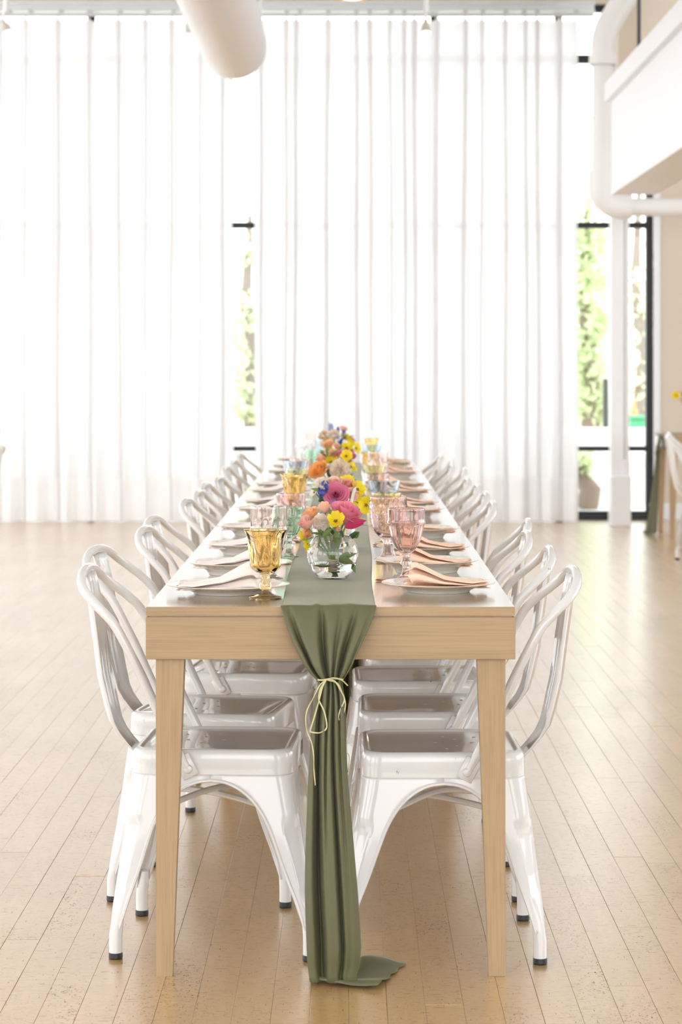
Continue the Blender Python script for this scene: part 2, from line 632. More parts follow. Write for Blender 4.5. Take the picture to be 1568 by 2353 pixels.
# white steel beam under the ceiling along the glazing, rail and drop rods
D0 = 19.66
bm = MB()
zt, zb = at(0, 6, 19.8).z, at(0, 29, 19.8).z
bm.box(-5.5, 2.02, 19.74, 19.90, zt - .012, zt)
bm.box(-5.5, 2.02, 19.74, 19.90, zb, zb + .012)
bm.box(-5.5, 2.02, 19.81, 19.83, zb, zt)
beam = bm.build('ceiling_beam', M['pipe'], smooth=False)
tag(beam, kind='structure')
for px in (205, 400, 678, 1233):
    p = at(px, 0, 19.82)
    MB().tube([(p.x, 19.82, zt - .01), (p.x, 19.82, CZ)], .012, 8).build('hanger_rod', M['rail'], beam)

rail = empty('curtain_rail', (0, 19.62, 4.17))
tag(rail, 'thin pale grey rail along the top of the curtains', 'curtain rail')
zr = at(0, 34, D0).z
MB().box(-5.4, 2.0, D0 - .02, D0 + .02, zr - .014, zr + .014, b=.003).build('track', M['rail'], rail, False, rail.location)
for px in (20, 70, 140, 205, 275, 340, 400, 470, 660, 690, 755, 820, 850, 900, 930, 1070, 1110, 1163, 1205, 1235, 1325):
    p = at(px, 22, D0)
    MB().box(p.x - .018, p.x + .018, D0 - .02, D0 + .075, zr + .01, zb + .003, b=.003).build('bracket', M['rail'], rail, False, rail.location)


def curtain(name, x0, x1, folds, label, seed):
    rr = random.Random(seed)
    zt_, zb_ = at(0, 45, D0).z, .012
    folds = sorted(folds)
    knots = [x0] + folds + [x1]
    prof = []                       # (x, y, sag factor)
    for k in range(len(knots) - 1):
        a, b = knots[k], knots[k + 1]
        for i in range(10):
            t = i / 9
            prof.append((lerp(a, b, t), -.035 * math.sin(PI * t), math.sin(PI * t), (b - a)))
        if k < len(knots) - 2:
            w = rr.uniform(.013, .021)
            for i in range(7):      # doubled-back pleat
                t = i / 6
                prof.append((b + w * math.sin(2 * PI * t), -.03 * math.sin(PI * t), 0, .1))
    yo = 0
    rows = []
    zs = [1, .985, .96, .92, .86, .78, .68, .58, .48, .38, .28, .2, .13, .085, .084, .04, 0]
    base = []
    off = 0.0
    # keep pleats on one plane: subtract the step a pleat leaves behind
    for (x, y, s, w) in prof:
        base.append([x, y, s, w])
    ph = rr.uniform(0, 6)
    for zt in zs:
        row = []
        for (x, y, s, w) in base:
            low = 1 - zt
            z = lerp(zb_, zt_, zt) - (.045 * s * min(1, w / .25) if zt > .95 else 0) * smooth((zt - .9) / .1)
            yy = y * lerp(.75, 1, zt) + low * .028 * math.sin(x * 2 * PI / .235 + ph + .6 * math.sin(x * 3)) + low * .012 * math.sin(x * 2 * PI / .11 + ph)
            xx = x + low * .022 * math.sin(x * 5 + ph) + .004 * math.sin(zt * 9 + x * 7)
            row.append((xx, D0 - .03 + yy, z))
        rows.append(row)
    mb = MB()
    mb.grid(rows[:15], mi=0)
    mb.grid(rows[14:], mi=1)
    root = empty(name, ((x0 + x1) / 2, D0, 0))
    tag(root, label, 'curtain', 'sheer curtains across the window wall')
    mb2 = MB(); mb2.grid(rows[:14])
    mb2.build('sheer_panel', M['sheer'], root, True, root.location, sharp=None)
    mb3 = MB(); mb3.grid(rows[13:])
    mb3.build('hem', M['hem'], root, True, root.location, sharp=None)
    for x in folds:
        h = MB().tube([(x, D0, zt_ - .03), (x, D0 - .012, zt_ + .0), (x, D0, zr - .012)], .006, 6)
        h.build('hook', M['rail'], root, True, root.location)
    return root


fx = lambda l: [(p - VX) * D0 / F_PX for p in l]
curtain('curtain', -5.1, (535 - VX) * D0 / F_PX, [-4.87, -4.63, -4.4, -4.13, -3.9, -3.64, -3.4, -3.13] + fx([2, 60, 135, 205, 272, 335, 396, 462, 512]) ,
        'wide sheer white floor-length curtain to the left of the glass gap', 3)
curtain('curtain', (584 - VX) * D0 / F_PX, (1327 - VX) * D0 / F_PX,
        fx([600, 659, 682, 753, 819, 850, 896, 929, 952, 1003, 1069, 1108, 1161, 1207, 1233, 1284]),
        'closely pleated sheer white curtain behind the far end of the table', 5)

# column, pipes, soffit on the right
cx = at(1426, 0, 19.2).x
c = empty('column', (cx, 19.25, 0)); tag(c, kind='structure')
MB().box(cx - .075, cx + .03, 19.2, 19.34, 0, CZ, b=.006).build('shaft', M['pipe'], c, False, c.location)
MB().box(cx - .082, cx + .082, 19.14, 19.36, 0, .40, b=.008).build('plinth', M['pipe'], c, False, c.location)
MB().tube([(cx + .055, 19.24, .40), (cx + .055, 19.24, 2.5)], .022, 12).build('conduit', M['pipe'], c, True, c.location)
MB().box(cx + .015, cx + .075, 19.17, 19.26, .36, .52, b=.006).build('junction_box', M['pipe'], c, False, c.location)

DP = 18.6
def seg(px, py): return at(px, py, DP)
pr = empty('drain_pipe', seg(1385, 480)); tag(pr, 'thick white pipe bending down then right beside the curtain', 'pipe')
k = F_PX / DP
pts = [seg(1475, -75), seg(1440, -10), seg(1412, 35), seg(1396, 62), seg(1388, 88), seg(1386, 110), seg(1386, 150)]
MB().tube(pts, [28 / k] * 7, 24).build('upper_bend', M['pipe'], pr, True, pr.location)
MB().tube([seg(1386, 128), seg(1386, 150)], 32 / k, 24).build('collar', M['pipe'], pr, True, pr.location)
MB().tube([seg(1386, 140), seg(1384, 410)], 23.5 / k, 24).build('riser', M['pipe'], pr, True, pr.location)
el = [seg(1381, 393), seg(1381, 430)]
for i in range(9):
    a = i / 8 * PI / 2
    el.append(seg(1381 + 44 * (1 - math.cos(a)), 430 + 44 * math.sin(a)))
el.append(seg(1452, 474))
MB().tube(el, 29 / k, 24).build('elbow', M['pipe'], pr, True, pr.location)
MB().tube([seg(1440, 476), seg(1700, 476)], 21 / k, 24).build('branch', M['pipe'], pr, True, pr.location)

sx0, sz0, sz1 = 1.775, 2.445, 3.19
so = empty('wall_soffit', (2.1, 14, sz0)); tag(so, kind='structure')
MB().box(sx0, 2.08, 7.0, 16.3, sz0, sz1 - .11, b=.004).build('duct_box', M['white'], so, False, so.location)
MB().box(sx0 - .04, 2.2, 7.0, 16.36, sz1 - .11, sz1 + .02, b=.004).build('ledge', M['white'], so, False, so.location)
tag(MB().box(1.822, 4.5, 15.0, 15.2, 3.2, CZ).build('wall_upper', M['wall'], smooth=False), kind='structure')
p0 = at(1469, -40, 14.9)
p1 = Vector((p0.x, 14.9, sz1 + .022))
cdt = MB().tube([p0, p1], .012, 10).build('conduit_pipe', M['dark'])
tag(cdt, 'thin dark vertical conduit above the white soffit', 'conduit')
tag(MB().box(at(1418, 0, 19).x, at(1466, 0, 19).x, 18.9, 19.1, 3.55, CZ).build('wall_pier', M['wall'], smooth=False), kind='structure')

# round duct
Dd = 15.0
rd = 74 / F_PX * Dd
dc = at(539, 107, Dd)
du = empty('air_duct', dc); tag(du, 'big round white spiral air duct hanging from the ceiling', 'air duct')
mb = MB()
prof, y = [], 0.0
rows = []
yy = 4.0
while yy < Dd:
    for dy, dr in ((0, 0), (.036, 0), (.042, .004), (.048, 0)):
        if yy + dy < Dd:
            rows.append((yy + dy, rd + dr))
    yy += .055
rows.append((Dd, rd)); rows.append((Dd, rd - .012)); rows.append((Dd - .6, rd - .012))
mb.grid([[(dc.x + r * math.cos(2 * PI * i / 40), y, dc.z + r * math.sin(2 * PI * i / 40)) for i in range(40)] for y, r in rows], closed=True)
mb.build('duct_tube', M['white'], du, True, dc, sharp=60)
for yy in (13.9, 10.0):
    if yy < 12: MB().grid([[(dc.x + (rd + .008) * math.cos(2 * PI * i / 40), yy + d, dc.z + (rd + .008) * math.sin(2 * PI * i / 40)) for i in range(40)] for d in (0, .03)], closed=True).build('strap', M['steel'], du, True, dc)
    MB().box(dc.x + rd - .004, dc.x + rd + .012, yy, yy + .03, dc.z, CZ).build('hanger', M['steel'], du, False, dc)
    MB().box(dc.x - rd - .03, dc.x - rd + .01, yy, yy + .05, dc.z - .06, dc.z + .06, b=.005).build('damper_lever', M['rail'], du, False, dc)

# spotlights on a track, brass pendant
tr_ = empty('light_track', (0, 13.5, 3.55)); tag(tr_, 'white ceiling track carrying the small spotlights', 'light track')
MB().box(-2.6, 2.0, 13.96, 14.0, 3.52, 3.56, b=.003).build('track_bar', M['white'], tr_, False, tr_.location)
for xx in (-2.4, 1.6):
    MB().tube([(xx, 13.98, 3.56), (xx, 13.98, CZ)], .01, 8).build('drop_rod', M['white'], tr_, True, tr_.location)


def spotlight(px, py, aim, label):
    c = at(px, py, 13.98)
    r = empty('spotlight', c); tag(r, label, 'spotlight', 'track spotlights')
    Mx = frame_to(aim, c)
    MB().lathe([(0, -.055), (.012, -.055), (.014, -.03), (.020, -.02), (.031, .022), (.0315, .028), (.029, .028)], 24, Mx,
               fn=lambda r_, z, th, k: r_ * (1 + (.05 * math.cos(12 * th) if -.025 < z < .02 else 0))).build('lamp_body', M['lamp_body'], r, True, c)
    MB().lathe([(0, .024), (.018, .0265), (.029, .0275)], 24, Mx).build('bulb_face', M['bulb'], r, True, c)
    q = Mx @ Vector((0, 0, -.055))
    MB().tube([q, (q.x, q.y, q.z + .03), (c.x, 13.98, c.z + .13), (c.x, 13.98, 3.525)], .008, 8).build('stem', M['white'], r, True, c)
    MB().tube([(c.x, 13.98, c.z + .10), (c.x, 13.98, c.z + .17)], .016, 12).build('holder', M['white'], r, True, c)


spotlight(979, 66, (0, -.35, -.94), 'small lit spotlight hanging upright above the right curtain')
spotlight(14, 66, (.35, -.35, -.85), 'small lit spotlight tilted at the far left edge')
pc = at(810, -30, 13.0)
pd = empty('pendant_lamp', pc); tag(pd, 'brass pendant lamp whose rim shows at the top edge', 'pendant lamp')
w = 47 / F_PX * 13
MB().lathe([(.02, .10), (w * .35, .085), (w * .7, .04), (w * .95, -.03), (w, -.062), (w * .96, -.064), (w * .9, -.03), (w * .6, .035)], 40, Matrix.Translation(pc)).build('lamp_shade', M['brass'], pd, True, pc)
MB().lathe([(0, -.07), (w * .45, -.066), (w * .5, -.055), (w * .5, .03), (0, .03)], 32, Matrix.Translation(pc)).build('bulb', M['bulb'], pd, True, pc)
MB().tube([pc + Vector((0, 0, .09)), (pc.x, pc.y, CZ)], .006, 8).build('cord', M['dark'], pd, True, pc)

# ================================================================ OUTSIDE
tag(MB().box(-40, 40, YW + .3, 90, -.15, -.03).build('ground_outside', M['concrete'], smooth=False), kind='structure')
lw_ = MB()
zt = at(0, 984, 25).z
lw_.box(-12, 12, 25, 25.3, -.05, zt, b=.01)
tag(lw_.build('terrace_wall', M['white_wall'], smooth=False), 'low white rendered wall outside behind the glass', 'wall')


def bench(px, d, w, label):
    c = at(px, 0, d)
    r = empty('garden_bench', (c.x, d, 0)); tag(r, label, 'bench', 'white blocks on the terrace')
    MB().box(c.x - w / 2, c.x + w / 2, d, d + .4, .36, .45, b=.01).build('seat', M['white_wall'], r, False, r.location)
    MB().box(c.x - w / 2 + .04, c.x + w / 2 - .04, d + .03, d + .37, -.03, .36).build('base', M['white_wall'], r, False, r.location)


bench(1360, 22.5, .75, 'white block bench outside left of the column')
bench(1470, 23.0, .6, 'white block bench outside right of the column')
bd = empty('building', (0, 48, 0)); tag(bd, 'pale beige building far outside beyond the trees', 'building')
MB().box(4.2, 16, 46, 54, -.1, at(0, 790, 46).z, b=.02).build('wall', M['facade'], bd, False, bd.location)
MB().box(4.0, 16.2, 45.8, 54.2, at(0, 825, 46).z, at(0, 795, 46).z, b=.02).build('fascia', M['white_wall'], bd, False, bd.location)
MB().box(4.0, 16.2, 45.7, 54.2, at(0, 797, 46).z, at(0, 790, 46).z, b=.02).build('roof', M['white_wall'], bd, False, bd.location)
bx = at(1450, 0, 26)
bn = empty('bin', (bx.x, 26, 0)); tag(bn, 'green bin outside right of the column', 'bin')
MB().box(bx.x - .02, bx.x + .16, 25.9, 26.2, -.03, at(0, 962, 26).z, b=.02).build('body', M['green_plastic'], bn, False, bn.location)
MB().box(bx.x - .03, bx.x + .17, 25.88, 26.22, at(0, 962, 26).z, at(0, 955, 26).z, b=.006).build('lid', M['green_plastic'], bn, False, bn.location)
cx_ = at(1458, 0, 28)
cn = empty('traffic_cone', (cx_.x, 28, 0)); tag(cn, 'orange cone outside beyond the green bin', 'cone')
MB().lathe([(.12, 0), (.09, .02), (.02, at(0, 925, 28).z), (0, at(0, 925, 28).z + .005)], 16, Matrix.Translation((cx_.x, 28, 0))).build('cone_body', M['orange_plastic'], cn, True, cn.location)
MB().box(cx_.x - .16, cx_.x + .16, 27.84, 28.16, -.03, .02, b=.005).build('base', M['orange_plastic'], cn, False, cn.location)
ps = at(1393, 0, 27)
tag(MB().box(ps.x - .03, ps.x + .03, 27, 27.06, -.03, 1.15, b=.004).build('post', M['dark'], smooth=False), 'dark post outside beyond the low wall', 'post')


def tree(x, y, h, clumps, mat, label, seed, leaf=.16):
    rr = random.Random(seed)
    r = empty('tree', (x, y, -.03)); tag(r, label, 'tree', 'trees outside the glass')
    MB().tube([(x, y, -.03), (x + .05, y, h * .3), (x - .05, y + .05, h * .6), (x, y, h * .9)], [.12, .10, .07, .03], 10).build('trunk', M['bark'], r, True, r.location)
    mb = MB()
    for (dx, dy, z, rad, n) in clumps:
        for _ in range(int(n * .68)):
            d = Vector((rr.gauss(0, 1), rr.gauss(0, 1), rr.gauss(0, 1))).normalized() * rad * rr.random() ** .45
            p = Vector((x + dx, y + dy, z)) + d
            Mx = frame_to((rr.gauss(0, 1), rr.gauss(0, 1), rr.gauss(.6, 1)), p, rr.uniform(0, 6))
            l = leaf * rr.uniform(.6, 1.3)
            mb.add([(0, -l * .6, 0), (l * .3, -.1 * l, .04 * l), (0, l * .6, 0), (-l * .3, -.1 * l, .04 * l)], [(0, 1, 2), (0, 2, 3)], Mx, attr=rr.uniform(.05, 1))
    tag(mb.build('crown', mat, r, False, r.location), kind='stuff')


def cl(px, py, d, rad, n):
    p = at(px, py, d)
    return (p.x, p.y, p.z, rad, n)


def tree_px(base_px, d, h, cls, mat, label, seed, leaf=.16):
    bx_ = at(base_px, 0, d).x
    tree(bx_, d, h, [(a - bx_, b - d, c_, r_, n_) for a, b, c_, r_, n_ in cls], mat, label, seed, leaf)


tree_px(1352, 28, 3.6, [cl(1350, 560, 28, .30, 420), cl(1345, 660, 28, .34, 520), cl(1358, 745, 28, .26, 320), cl(1348, 830, 28, .30, 420),
                        cl(1352, 915, 28, .28, 420), cl(1368, 955, 28, .20, 200), cl(1340, 480, 28, .2, 90), cl(1340, 330, 28, .4, 110)], M['tree_leaf'],
        'leafy green tree outside between curtain and column', 11, .12)
tree_px(1470, 33, 4.2, [cl(1475, 640, 33, .5, 130), cl(1465, 720, 33, .45, 180), cl(1470, 880, 33, .5, 260), cl(1400, 780, 33, .35, 90)], M['tree_leaf2'],
        'thin pale tree outside right of the column', 12, .14)
tree_px(575, 28, 3.4, [cl(570, 560, 28, .25, 70), cl(566, 600, 28, .2, 60), cl(572, 715, 28, .28, 190), cl(566, 780, 28, .3, 200), cl(572, 930, 28, .26, 420), cl(570, 850, 28, .25, 200)],
        M['tree_leaf2'], 'leafy tree outside seen through the narrow glass gap', 13, .12)
tree_px(1345, 22.0, .5, [cl(1343, 1060, 22.0, .13, 200), cl(1340, 1082, 22.0, .1, 110)], M['tree_leaf'], 'small green shrub outside at the foot of the low wall', 15, .06)

# ================================================================ TABLES
TX0, TX1, TZ = -.4227, .3400, .7665


def long_table(y0, y1, label, x0=TX0, x1=TX1, rz=0.0, pivot=None):
    r = empty('dining_table', ((x0 + x1) / 2, y0, 0)); tag(r, label, 'table', 'long oak dining tables')
    o = r.location.copy()
    MB().box(x0, x1, y0, y1, TZ - .0185, TZ, b=.0012).build('tabletop', M['oak_y'], r, False, o)
    for yy, dy in ((y0 - .0010, .0011), (y1 - .0001, .0011)):
        MB().box(x0, x1, yy, yy + dy, TZ - .0183, TZ - .0004).build('edge_strip', M['oak_x'], r, False, o)
    za, zb_ = TZ - .0215, TZ - .1085
    MB().box(x0 - .001, x1 + .001, y0 - .001, y0 + .024, zb_, za, b=.0012).build('apron', M['oak_x'], r, False, o)
    MB().box(x0 - .001, x1 + .001, y1 - .024, y1, zb_, za, b=.0012).build('apron', M['oak_x'], r, False, o)
    MB().box(x0 - .001, x0 + .023, y0 + .0245, y1 - .0245, zb_, za, b=.0012).build('apron', M['oak_y'], r, False, o)
    MB().box(x1 - .023, x1 + .001, y0 + .0245, y1 - .0245, zb_, za, b=.0012).build('apron', M['oak_y'], r, False, o)
    MB().box(x0 + .006, x1 - .006, y0 + .006, y1 - .006, TZ - .0222, TZ - .0180).build('filler_strip', M['oak_y'], r, False, o)
    for sx in (0, 1):
        for sy in (0, 1):
            xo = x0 + .019 if sx == 0 else x1 - .019
            yo = y0 + .012 if sy == 0 else y1 - .012
            dx, dy = (1 if sx == 0 else -1), (1 if sy == 0 else -1)
            tw, bw = .0585, .0335
            vs = []
            for z, w in ((0, bw), (.002, bw + .001), (zb_ + .002, tw), (zb_ + .06, tw)):
                vs += [(xo, yo, z), (xo + dx * w, yo, z), (xo + dx * w, yo + dy * w, z), (xo, yo + dy * w, z)]
            fs = [(3, 2, 1, 0), (12, 13, 14, 15)]
            for k in range(3):
                for i in range(4):
                    j = (i + 1) % 4
                    fs.append((k * 4 + i, k * 4 + j, k * 4 + 4 + j, k * 4 + 4 + i))
            if dx * dy < 0:
                fs = [tuple(reversed(f)) for f in fs]
            MB().add(vs, fs).build('leg', M['oak_z'], r, False, o)
    return r


TY = [4.946, 7.50, 10.05, 12.62]
long_table(TY[0], TY[1] - .02, 'light oak dining table nearest the camera, tied green runner hanging at its end')
long_table(TY[1], TY[2] - .004, 'light oak dining table in the middle of the long row of three')
long_table(TY[2], TY[3], 'light oak dining table at the far end of the row, near the curtain')

# ---------------------------------------------------------------- runner
TW = 733.0
def runner_top(mb, y0, y1, seed, n=26, zoff=.0022):
    rr = random.Random(seed)
    rows = []
    m = max(12, int((y1 - y0) / .045))
    for i in range(m + 1):
        y = lerp(y0, y1, i / m)
        xl = -.1435 + .004 * math.sin(y * 2.3 + seed) + .003 * math.sin(y * 5.1)
        xr = .0530 + .004 * math.sin(y * 1.9 + 2 * seed) + .003 * math.sin(y * 4.3)
        row = []
        for j in range(n + 1):
            s = j / n
            z = TZ + zoff + .0010 * (1 + math.sin(y * 4 + s * 9 + seed)) * math.sin(PI * s)
            row.append((lerp(xl, xr, s), y, z))
        rows.append(row)
    mb.grid(rows)
    return rows[0], rows[-1]


run = MB()
n = 72
near = TY[0]
# table part
rows = []
for i in range(60):
    y = lerp(near + .012, TY[1] - .03, (i / 59) ** 1.3)
    xl = -.1435 + .003 * math.sin(y * 1.9) + .0015 * math.sin(y * 4.1)
    xr = .0530 + .003 * math.sin(y * 1.9 + 1) + .0015 * math.sin(y * 4.3)
    row = []
    for j in range(n + 1):
        s = j / n
        z = TZ + .0022 + .0008 * (1 + math.sin(y * 7 + s * 5)) * math.sin(PI * s) ** .5
        z += .0010 * (1 + math.sin(y * 4 + s * 9.0)) * math.sin(PI * s)
        e = math.exp(-(y - near) / .07)
        z += e * (.0040 * math.exp(-((s - .37) / .035) ** 2) + .0014 * math.exp(-((s - .55) / .04) ** 2) + .0016 * math.exp(-((s - .72) / .04) ** 2))
        row.append((lerp(xl, xr, s), y, z))
    rows.append(row)
rows.reverse()                     # far end first, then over the near edge
# hanging part; px rows: (py, xL, xR, amplitude, y)
HANG = [(1393, 645, 866, .003, 4.941), (1404, 649, 862, .006, 4.935), (1420, 654, 857, .010, 4.930), (1445, 662, 846, .014, 4.926), (1470, 672, 834, .018, 4.922),
        (1495, 685, 822, .022, 4.919), (1520, 698, 811, .025, 4.916), (1540, 712, 800, .025, 4.914), (1555, 727, 790, .021, 4.912), (1562, 731, 787, .019, 4.911),
        (1572, 731, 788, .020, 4.911), (1590, 726, 792, .023, 4.911), (1620, 721, 795, .027, 4.911), (1660, 716, 796, .030, 4.911), (1720, 713, 797, .032, 4.911),
        (1790, 709, 801, .034, 4.911), (1870, 706, 808, .036, 4.911), (1950, 703, 815, .038, 4.911), (2030, 702, 822, .038, 4.911), (2100, 704, 827, .037, 4.911),
        (2160, 706, 830, .034, 4.911), (2200, 708, 827, .030, 4.911), (2228, 711, 820, .020, 4.906), (2250, 714, 822, .012, 4.890)]


VALLEYS = [(0, [(.06, .03, .5), (.42, .035, 1), (.64, .05, .5), (.80, .035, .6), (.95, .02, .2)]),
           (6, [(.14, .035, .9), (.44, .055, 1), (.62, .03, .35), (.76, .05, 1), (.95, .02, .2)]),
           (9, [(.18, .05, .8), (.45, .06, 1), (.60, .04, .5), (.76, .05, .9), (.95, .02, .2)]),
           (13, [(.22, .06, .9), (.44, .03, .3), (.62, .04, .7), (.80, .03, .2), (.97, .02, .1)]),
           (17, [(.26, .075, 1), (.42, .03, .05), (.66, .04, .55), (.82, .05, .1), (.98, .02, 0)]),
           (24, [(.28, .085, 1), (.42, .03, 0), (.66, .045, .45), (.80, .08, .05), (.98, .02, 0)])]


def fold(s, ri):
    """0..1, large = towards the camera; valleys drift down the drape"""
    for (r0, v0), (r1, v1) in zip(VALLEYS, VALLEYS[1:]):
        if ri <= r1:
            break
    t_ = (ri - r0) / (r1 - r0)
    f = 1.0 - .35 * abs(2 * s - 1) ** 3
    for (c0, w0, d0), (c1, w1, d1) in zip(v0, v1):
        c_, w_, d_ = lerp(c0, c1, t_), lerp(w0, w1, t_), lerp(d0, d1, t_)
        f -= d_ * math.exp(-((s - c_) / (w_ * .95)) ** 2)
    return max(0.0, f)


for ri, (py, xl, xr, amp, y) in enumerate(HANG):
    row = []
    for j in range(n + 1):
        s = j / n
        f = fold(s, ri)
        # bunch the cloth: fold flanks stay narrow
        ss = s
        p = at(lerp(xl, xr, max(0, min(1, ss))), py, 4.93)
        row.append((p.x, y + .0005 - 1.7 * amp * f, max(p.z, .008)))
    rows.append(row)
run.grid(rows)
# cloth lying on the floor to the right
rows = []
fl = [at(714, 2263, 4.90), at(868, 2274, 4.9), at(935, 2214, 4.9), at(822, 2204, 4.9)]
def fp(px, py):
    d = HC * F_PX / (py - VY)
    return Vector(((px - VX) * d / F_PX, d, 0))
for i in range(15):
    t = i / 14                     # near edge -> far edge
    row = []
    for j in range(31):
        s = j / 30
        a = fp(lerp(711, 868, s), lerp(2262, 2277, s ** .8))
        b = fp(lerp(716, 935, s), lerp(2247, lerp(2203, 2214, smooth((s - .6) / .4)), smooth((s - .44) / .14)))
        p = a.lerp(b, t)
        jag = .004 * math.sin(t * 23) * smooth((s - .85) / .15)
        z = .004 + .011 * math.exp(-((t - .10) / .12) ** 2) + .016 * math.exp(-((t - .62 - .25 * s) / .16) ** 2) * math.sin(PI * min(1, s * 1.1)) + .006 * math.sin(s * 7 + t * 3) * .4
        row.append((p.x + jag, p.y, max(.0035, z)))
    rows.append(row)
run.grid(rows)
# second end gathered down through the gap between tables one and two
rows = []
yj = TY[1] - .011
for ri in range(16):
    q = ri / 15
    z = lerp(TZ + .003, .01, q)
    hw = interp([(0, .099), (.14, .092), (.3, .05), (.36, .035), (.42, .045), (1, .062)], q)
    row = []
    for j in range(41):
        s = j / 40
        am = interp([(0, .002), (.14, .004), (.3, .03), (1, .04)], q)
        row.append((-.045 + .035 * smooth((q - .1) / .3) + hw * (2 * s - 1), yj - am * (.5 + .5 * math.cos(2 * PI * 3.3 * s)), z))
    rows.append(row)
run.grid(rows)
rn = run.build('table_runner', M['sage'], None, True, (-.045, near, TZ), sharp=None, solid=.0008)
rn.location = (-.045, near, TZ)
tag(rn, 'sage green runner on the near table, tied with a ribbon and trailing on the floor', 'table runner', 'sage green runners')
run2 = MB()
runner_top(run2, TY[1] + .002, TY[3] - .05, 2)
rn2 = run2.build('table_runner', M['sage'], None, True, (-.045, TY[1], TZ), sharp=None)
rn2.location = (-.045, TY[1], TZ)
tag(rn2, 'sage green runner lying along the two farther tables of the row', 'table runner', 'sage green runners')

# ribbon bow
ro = at(748, 1562, 4.885)
rb = empty('ribbon_bow', ro); tag(rb, 'thin pale yellow-green ribbon bow tied round the hanging runner', 'ribbon')


def curve(pts, n=24):
    """Catmull-Rom through pts"""
    P = [Vector(p) for p in pts]
    P = [P[0] * 2 - P[1]] + P + [P[-1] * 2 - P[-2]]
    out = []
    for i in range(1, len(P) - 2):
        for k in range(n):
            t_ = k / n
            a, b, c_, d_ = P[i - 1], P[i], P[i + 1], P[i + 2]
            out.append(.5 * ((2 * b) + (c_ - a) * t_ + (2 * a - 5 * b + 4 * c_ - d_) * t_ ** 2 + (3 * b - a - 3 * c_ + d_) * t_ ** 3))
    out.append(P[-2])
    return out


def ribbon(name, pxs, w=.0042, tw=0.0):
    w *= .74
    pts = curve([at(a, b, 4.872 + (d if len(q) > 0 else 0)) for (a, b, d) in pxs for q in [(1,)]], 10)
    nv = []
    for i, p in enumerate(pts):
        tg = (pts[min(i + 1, len(pts) - 1)] - pts[max(0, i - 1)]).normalized()
        sd = tg.cross(Vector((0, -1, 0)))
        sd = sd.normalized() if sd.length > .05 else Vector((0, 0, 1))
        a = tw * math.sin(i * .23)
        nv.append((sd * math.cos(a) + Vector((0, 1, 0)) * math.sin(a)).normalized())
    mb = MB().strip(pts, w, nv)
    mb.build(name, M['ribbon'], rb, True, ro, solid=.0002, sharp=None)


ribbon('wrap', [(730, 1562, .012), (740, 1563, .002), (752, 1561, 0), (770, 1559, .002), (789, 1562, .012)], .0045)
ribbon('loop', [(750, 1562, 0), (741, 1580, -.006), (733, 1612, -.010), (722, 1650, -.010), (714, 1676, -.008), (716, 1682, -.008), (735, 1684, -.010), (749, 1676, -.012),
                (751, 1662, -.012), (745, 1634, -.010), (733, 1606, -.006), (738, 1580, -.004), (750, 1563, 0)], .0040, .5)
ribbon('loop', [(752, 1561, 0), (770, 1566, -.004), (784, 1588, 0), (790, 1600, .004), (791, 1612, .004), (782, 1632, 0), (778, 1648, 0), (780, 1653, 0), (788, 1645, .005), (794, 1618, .01), (786, 1590, .01), (775, 1570, .004), (752, 1562, 0)], .0038, .5)
ribbon('tail', [(750, 1562, 0), (735, 1575, -.002), (720, 1605, -.006), (706, 1632, -.008), (703, 1655, -.008), (706, 1680, -.006), (716, 1706, -.008), (721, 1735, -.01), (722, 1770, -.01), (725, 1805, -.01)], .0034, .6)
ribbon('tail', [(752, 1561, 0), (768, 1558, 0), (786, 1563, .01), (800, 1576, .02)], .0036, .4)
ribbon('tail', [(778, 1650, 0), (786, 1672, .01), (792, 1700, .02), (789, 1726, .02), (801, 1733, .02), (803, 1745, .025), (800, 1775, .03)], .0026, .5)

# ================================================================ CHAIR
def rsq(h, rc, n=6, hv=None):
    """rounded square contour"""
    hv = h if hv is None else hv
    pts = []
    for qx, qy, a0 in ((1, 1, 0), (-1, 1, PI / 2), (-1, -1, PI), (1, -1, 1.5 * PI)):
        for i in range(n + 1):
            a = a0 + PI / 2 * i / n
            pts.append((qx * (h - rc) + rc * math.cos(a), qy * (hv - rc) + rc * math.sin(a)))
    return pts




def arch_curve():
    k = [(0, .3772), (.03, .3735), (.058, .3615), (.083, .3425), (.104, .317), (.121, .285), (.135, .245), (.147, .205), (.160, .166), (.173, .13), (.184, .095), (.192, .0665)]
    return [(q.x, q.z) for q in curve([(a, 0, b) for a, b in k], 3)]


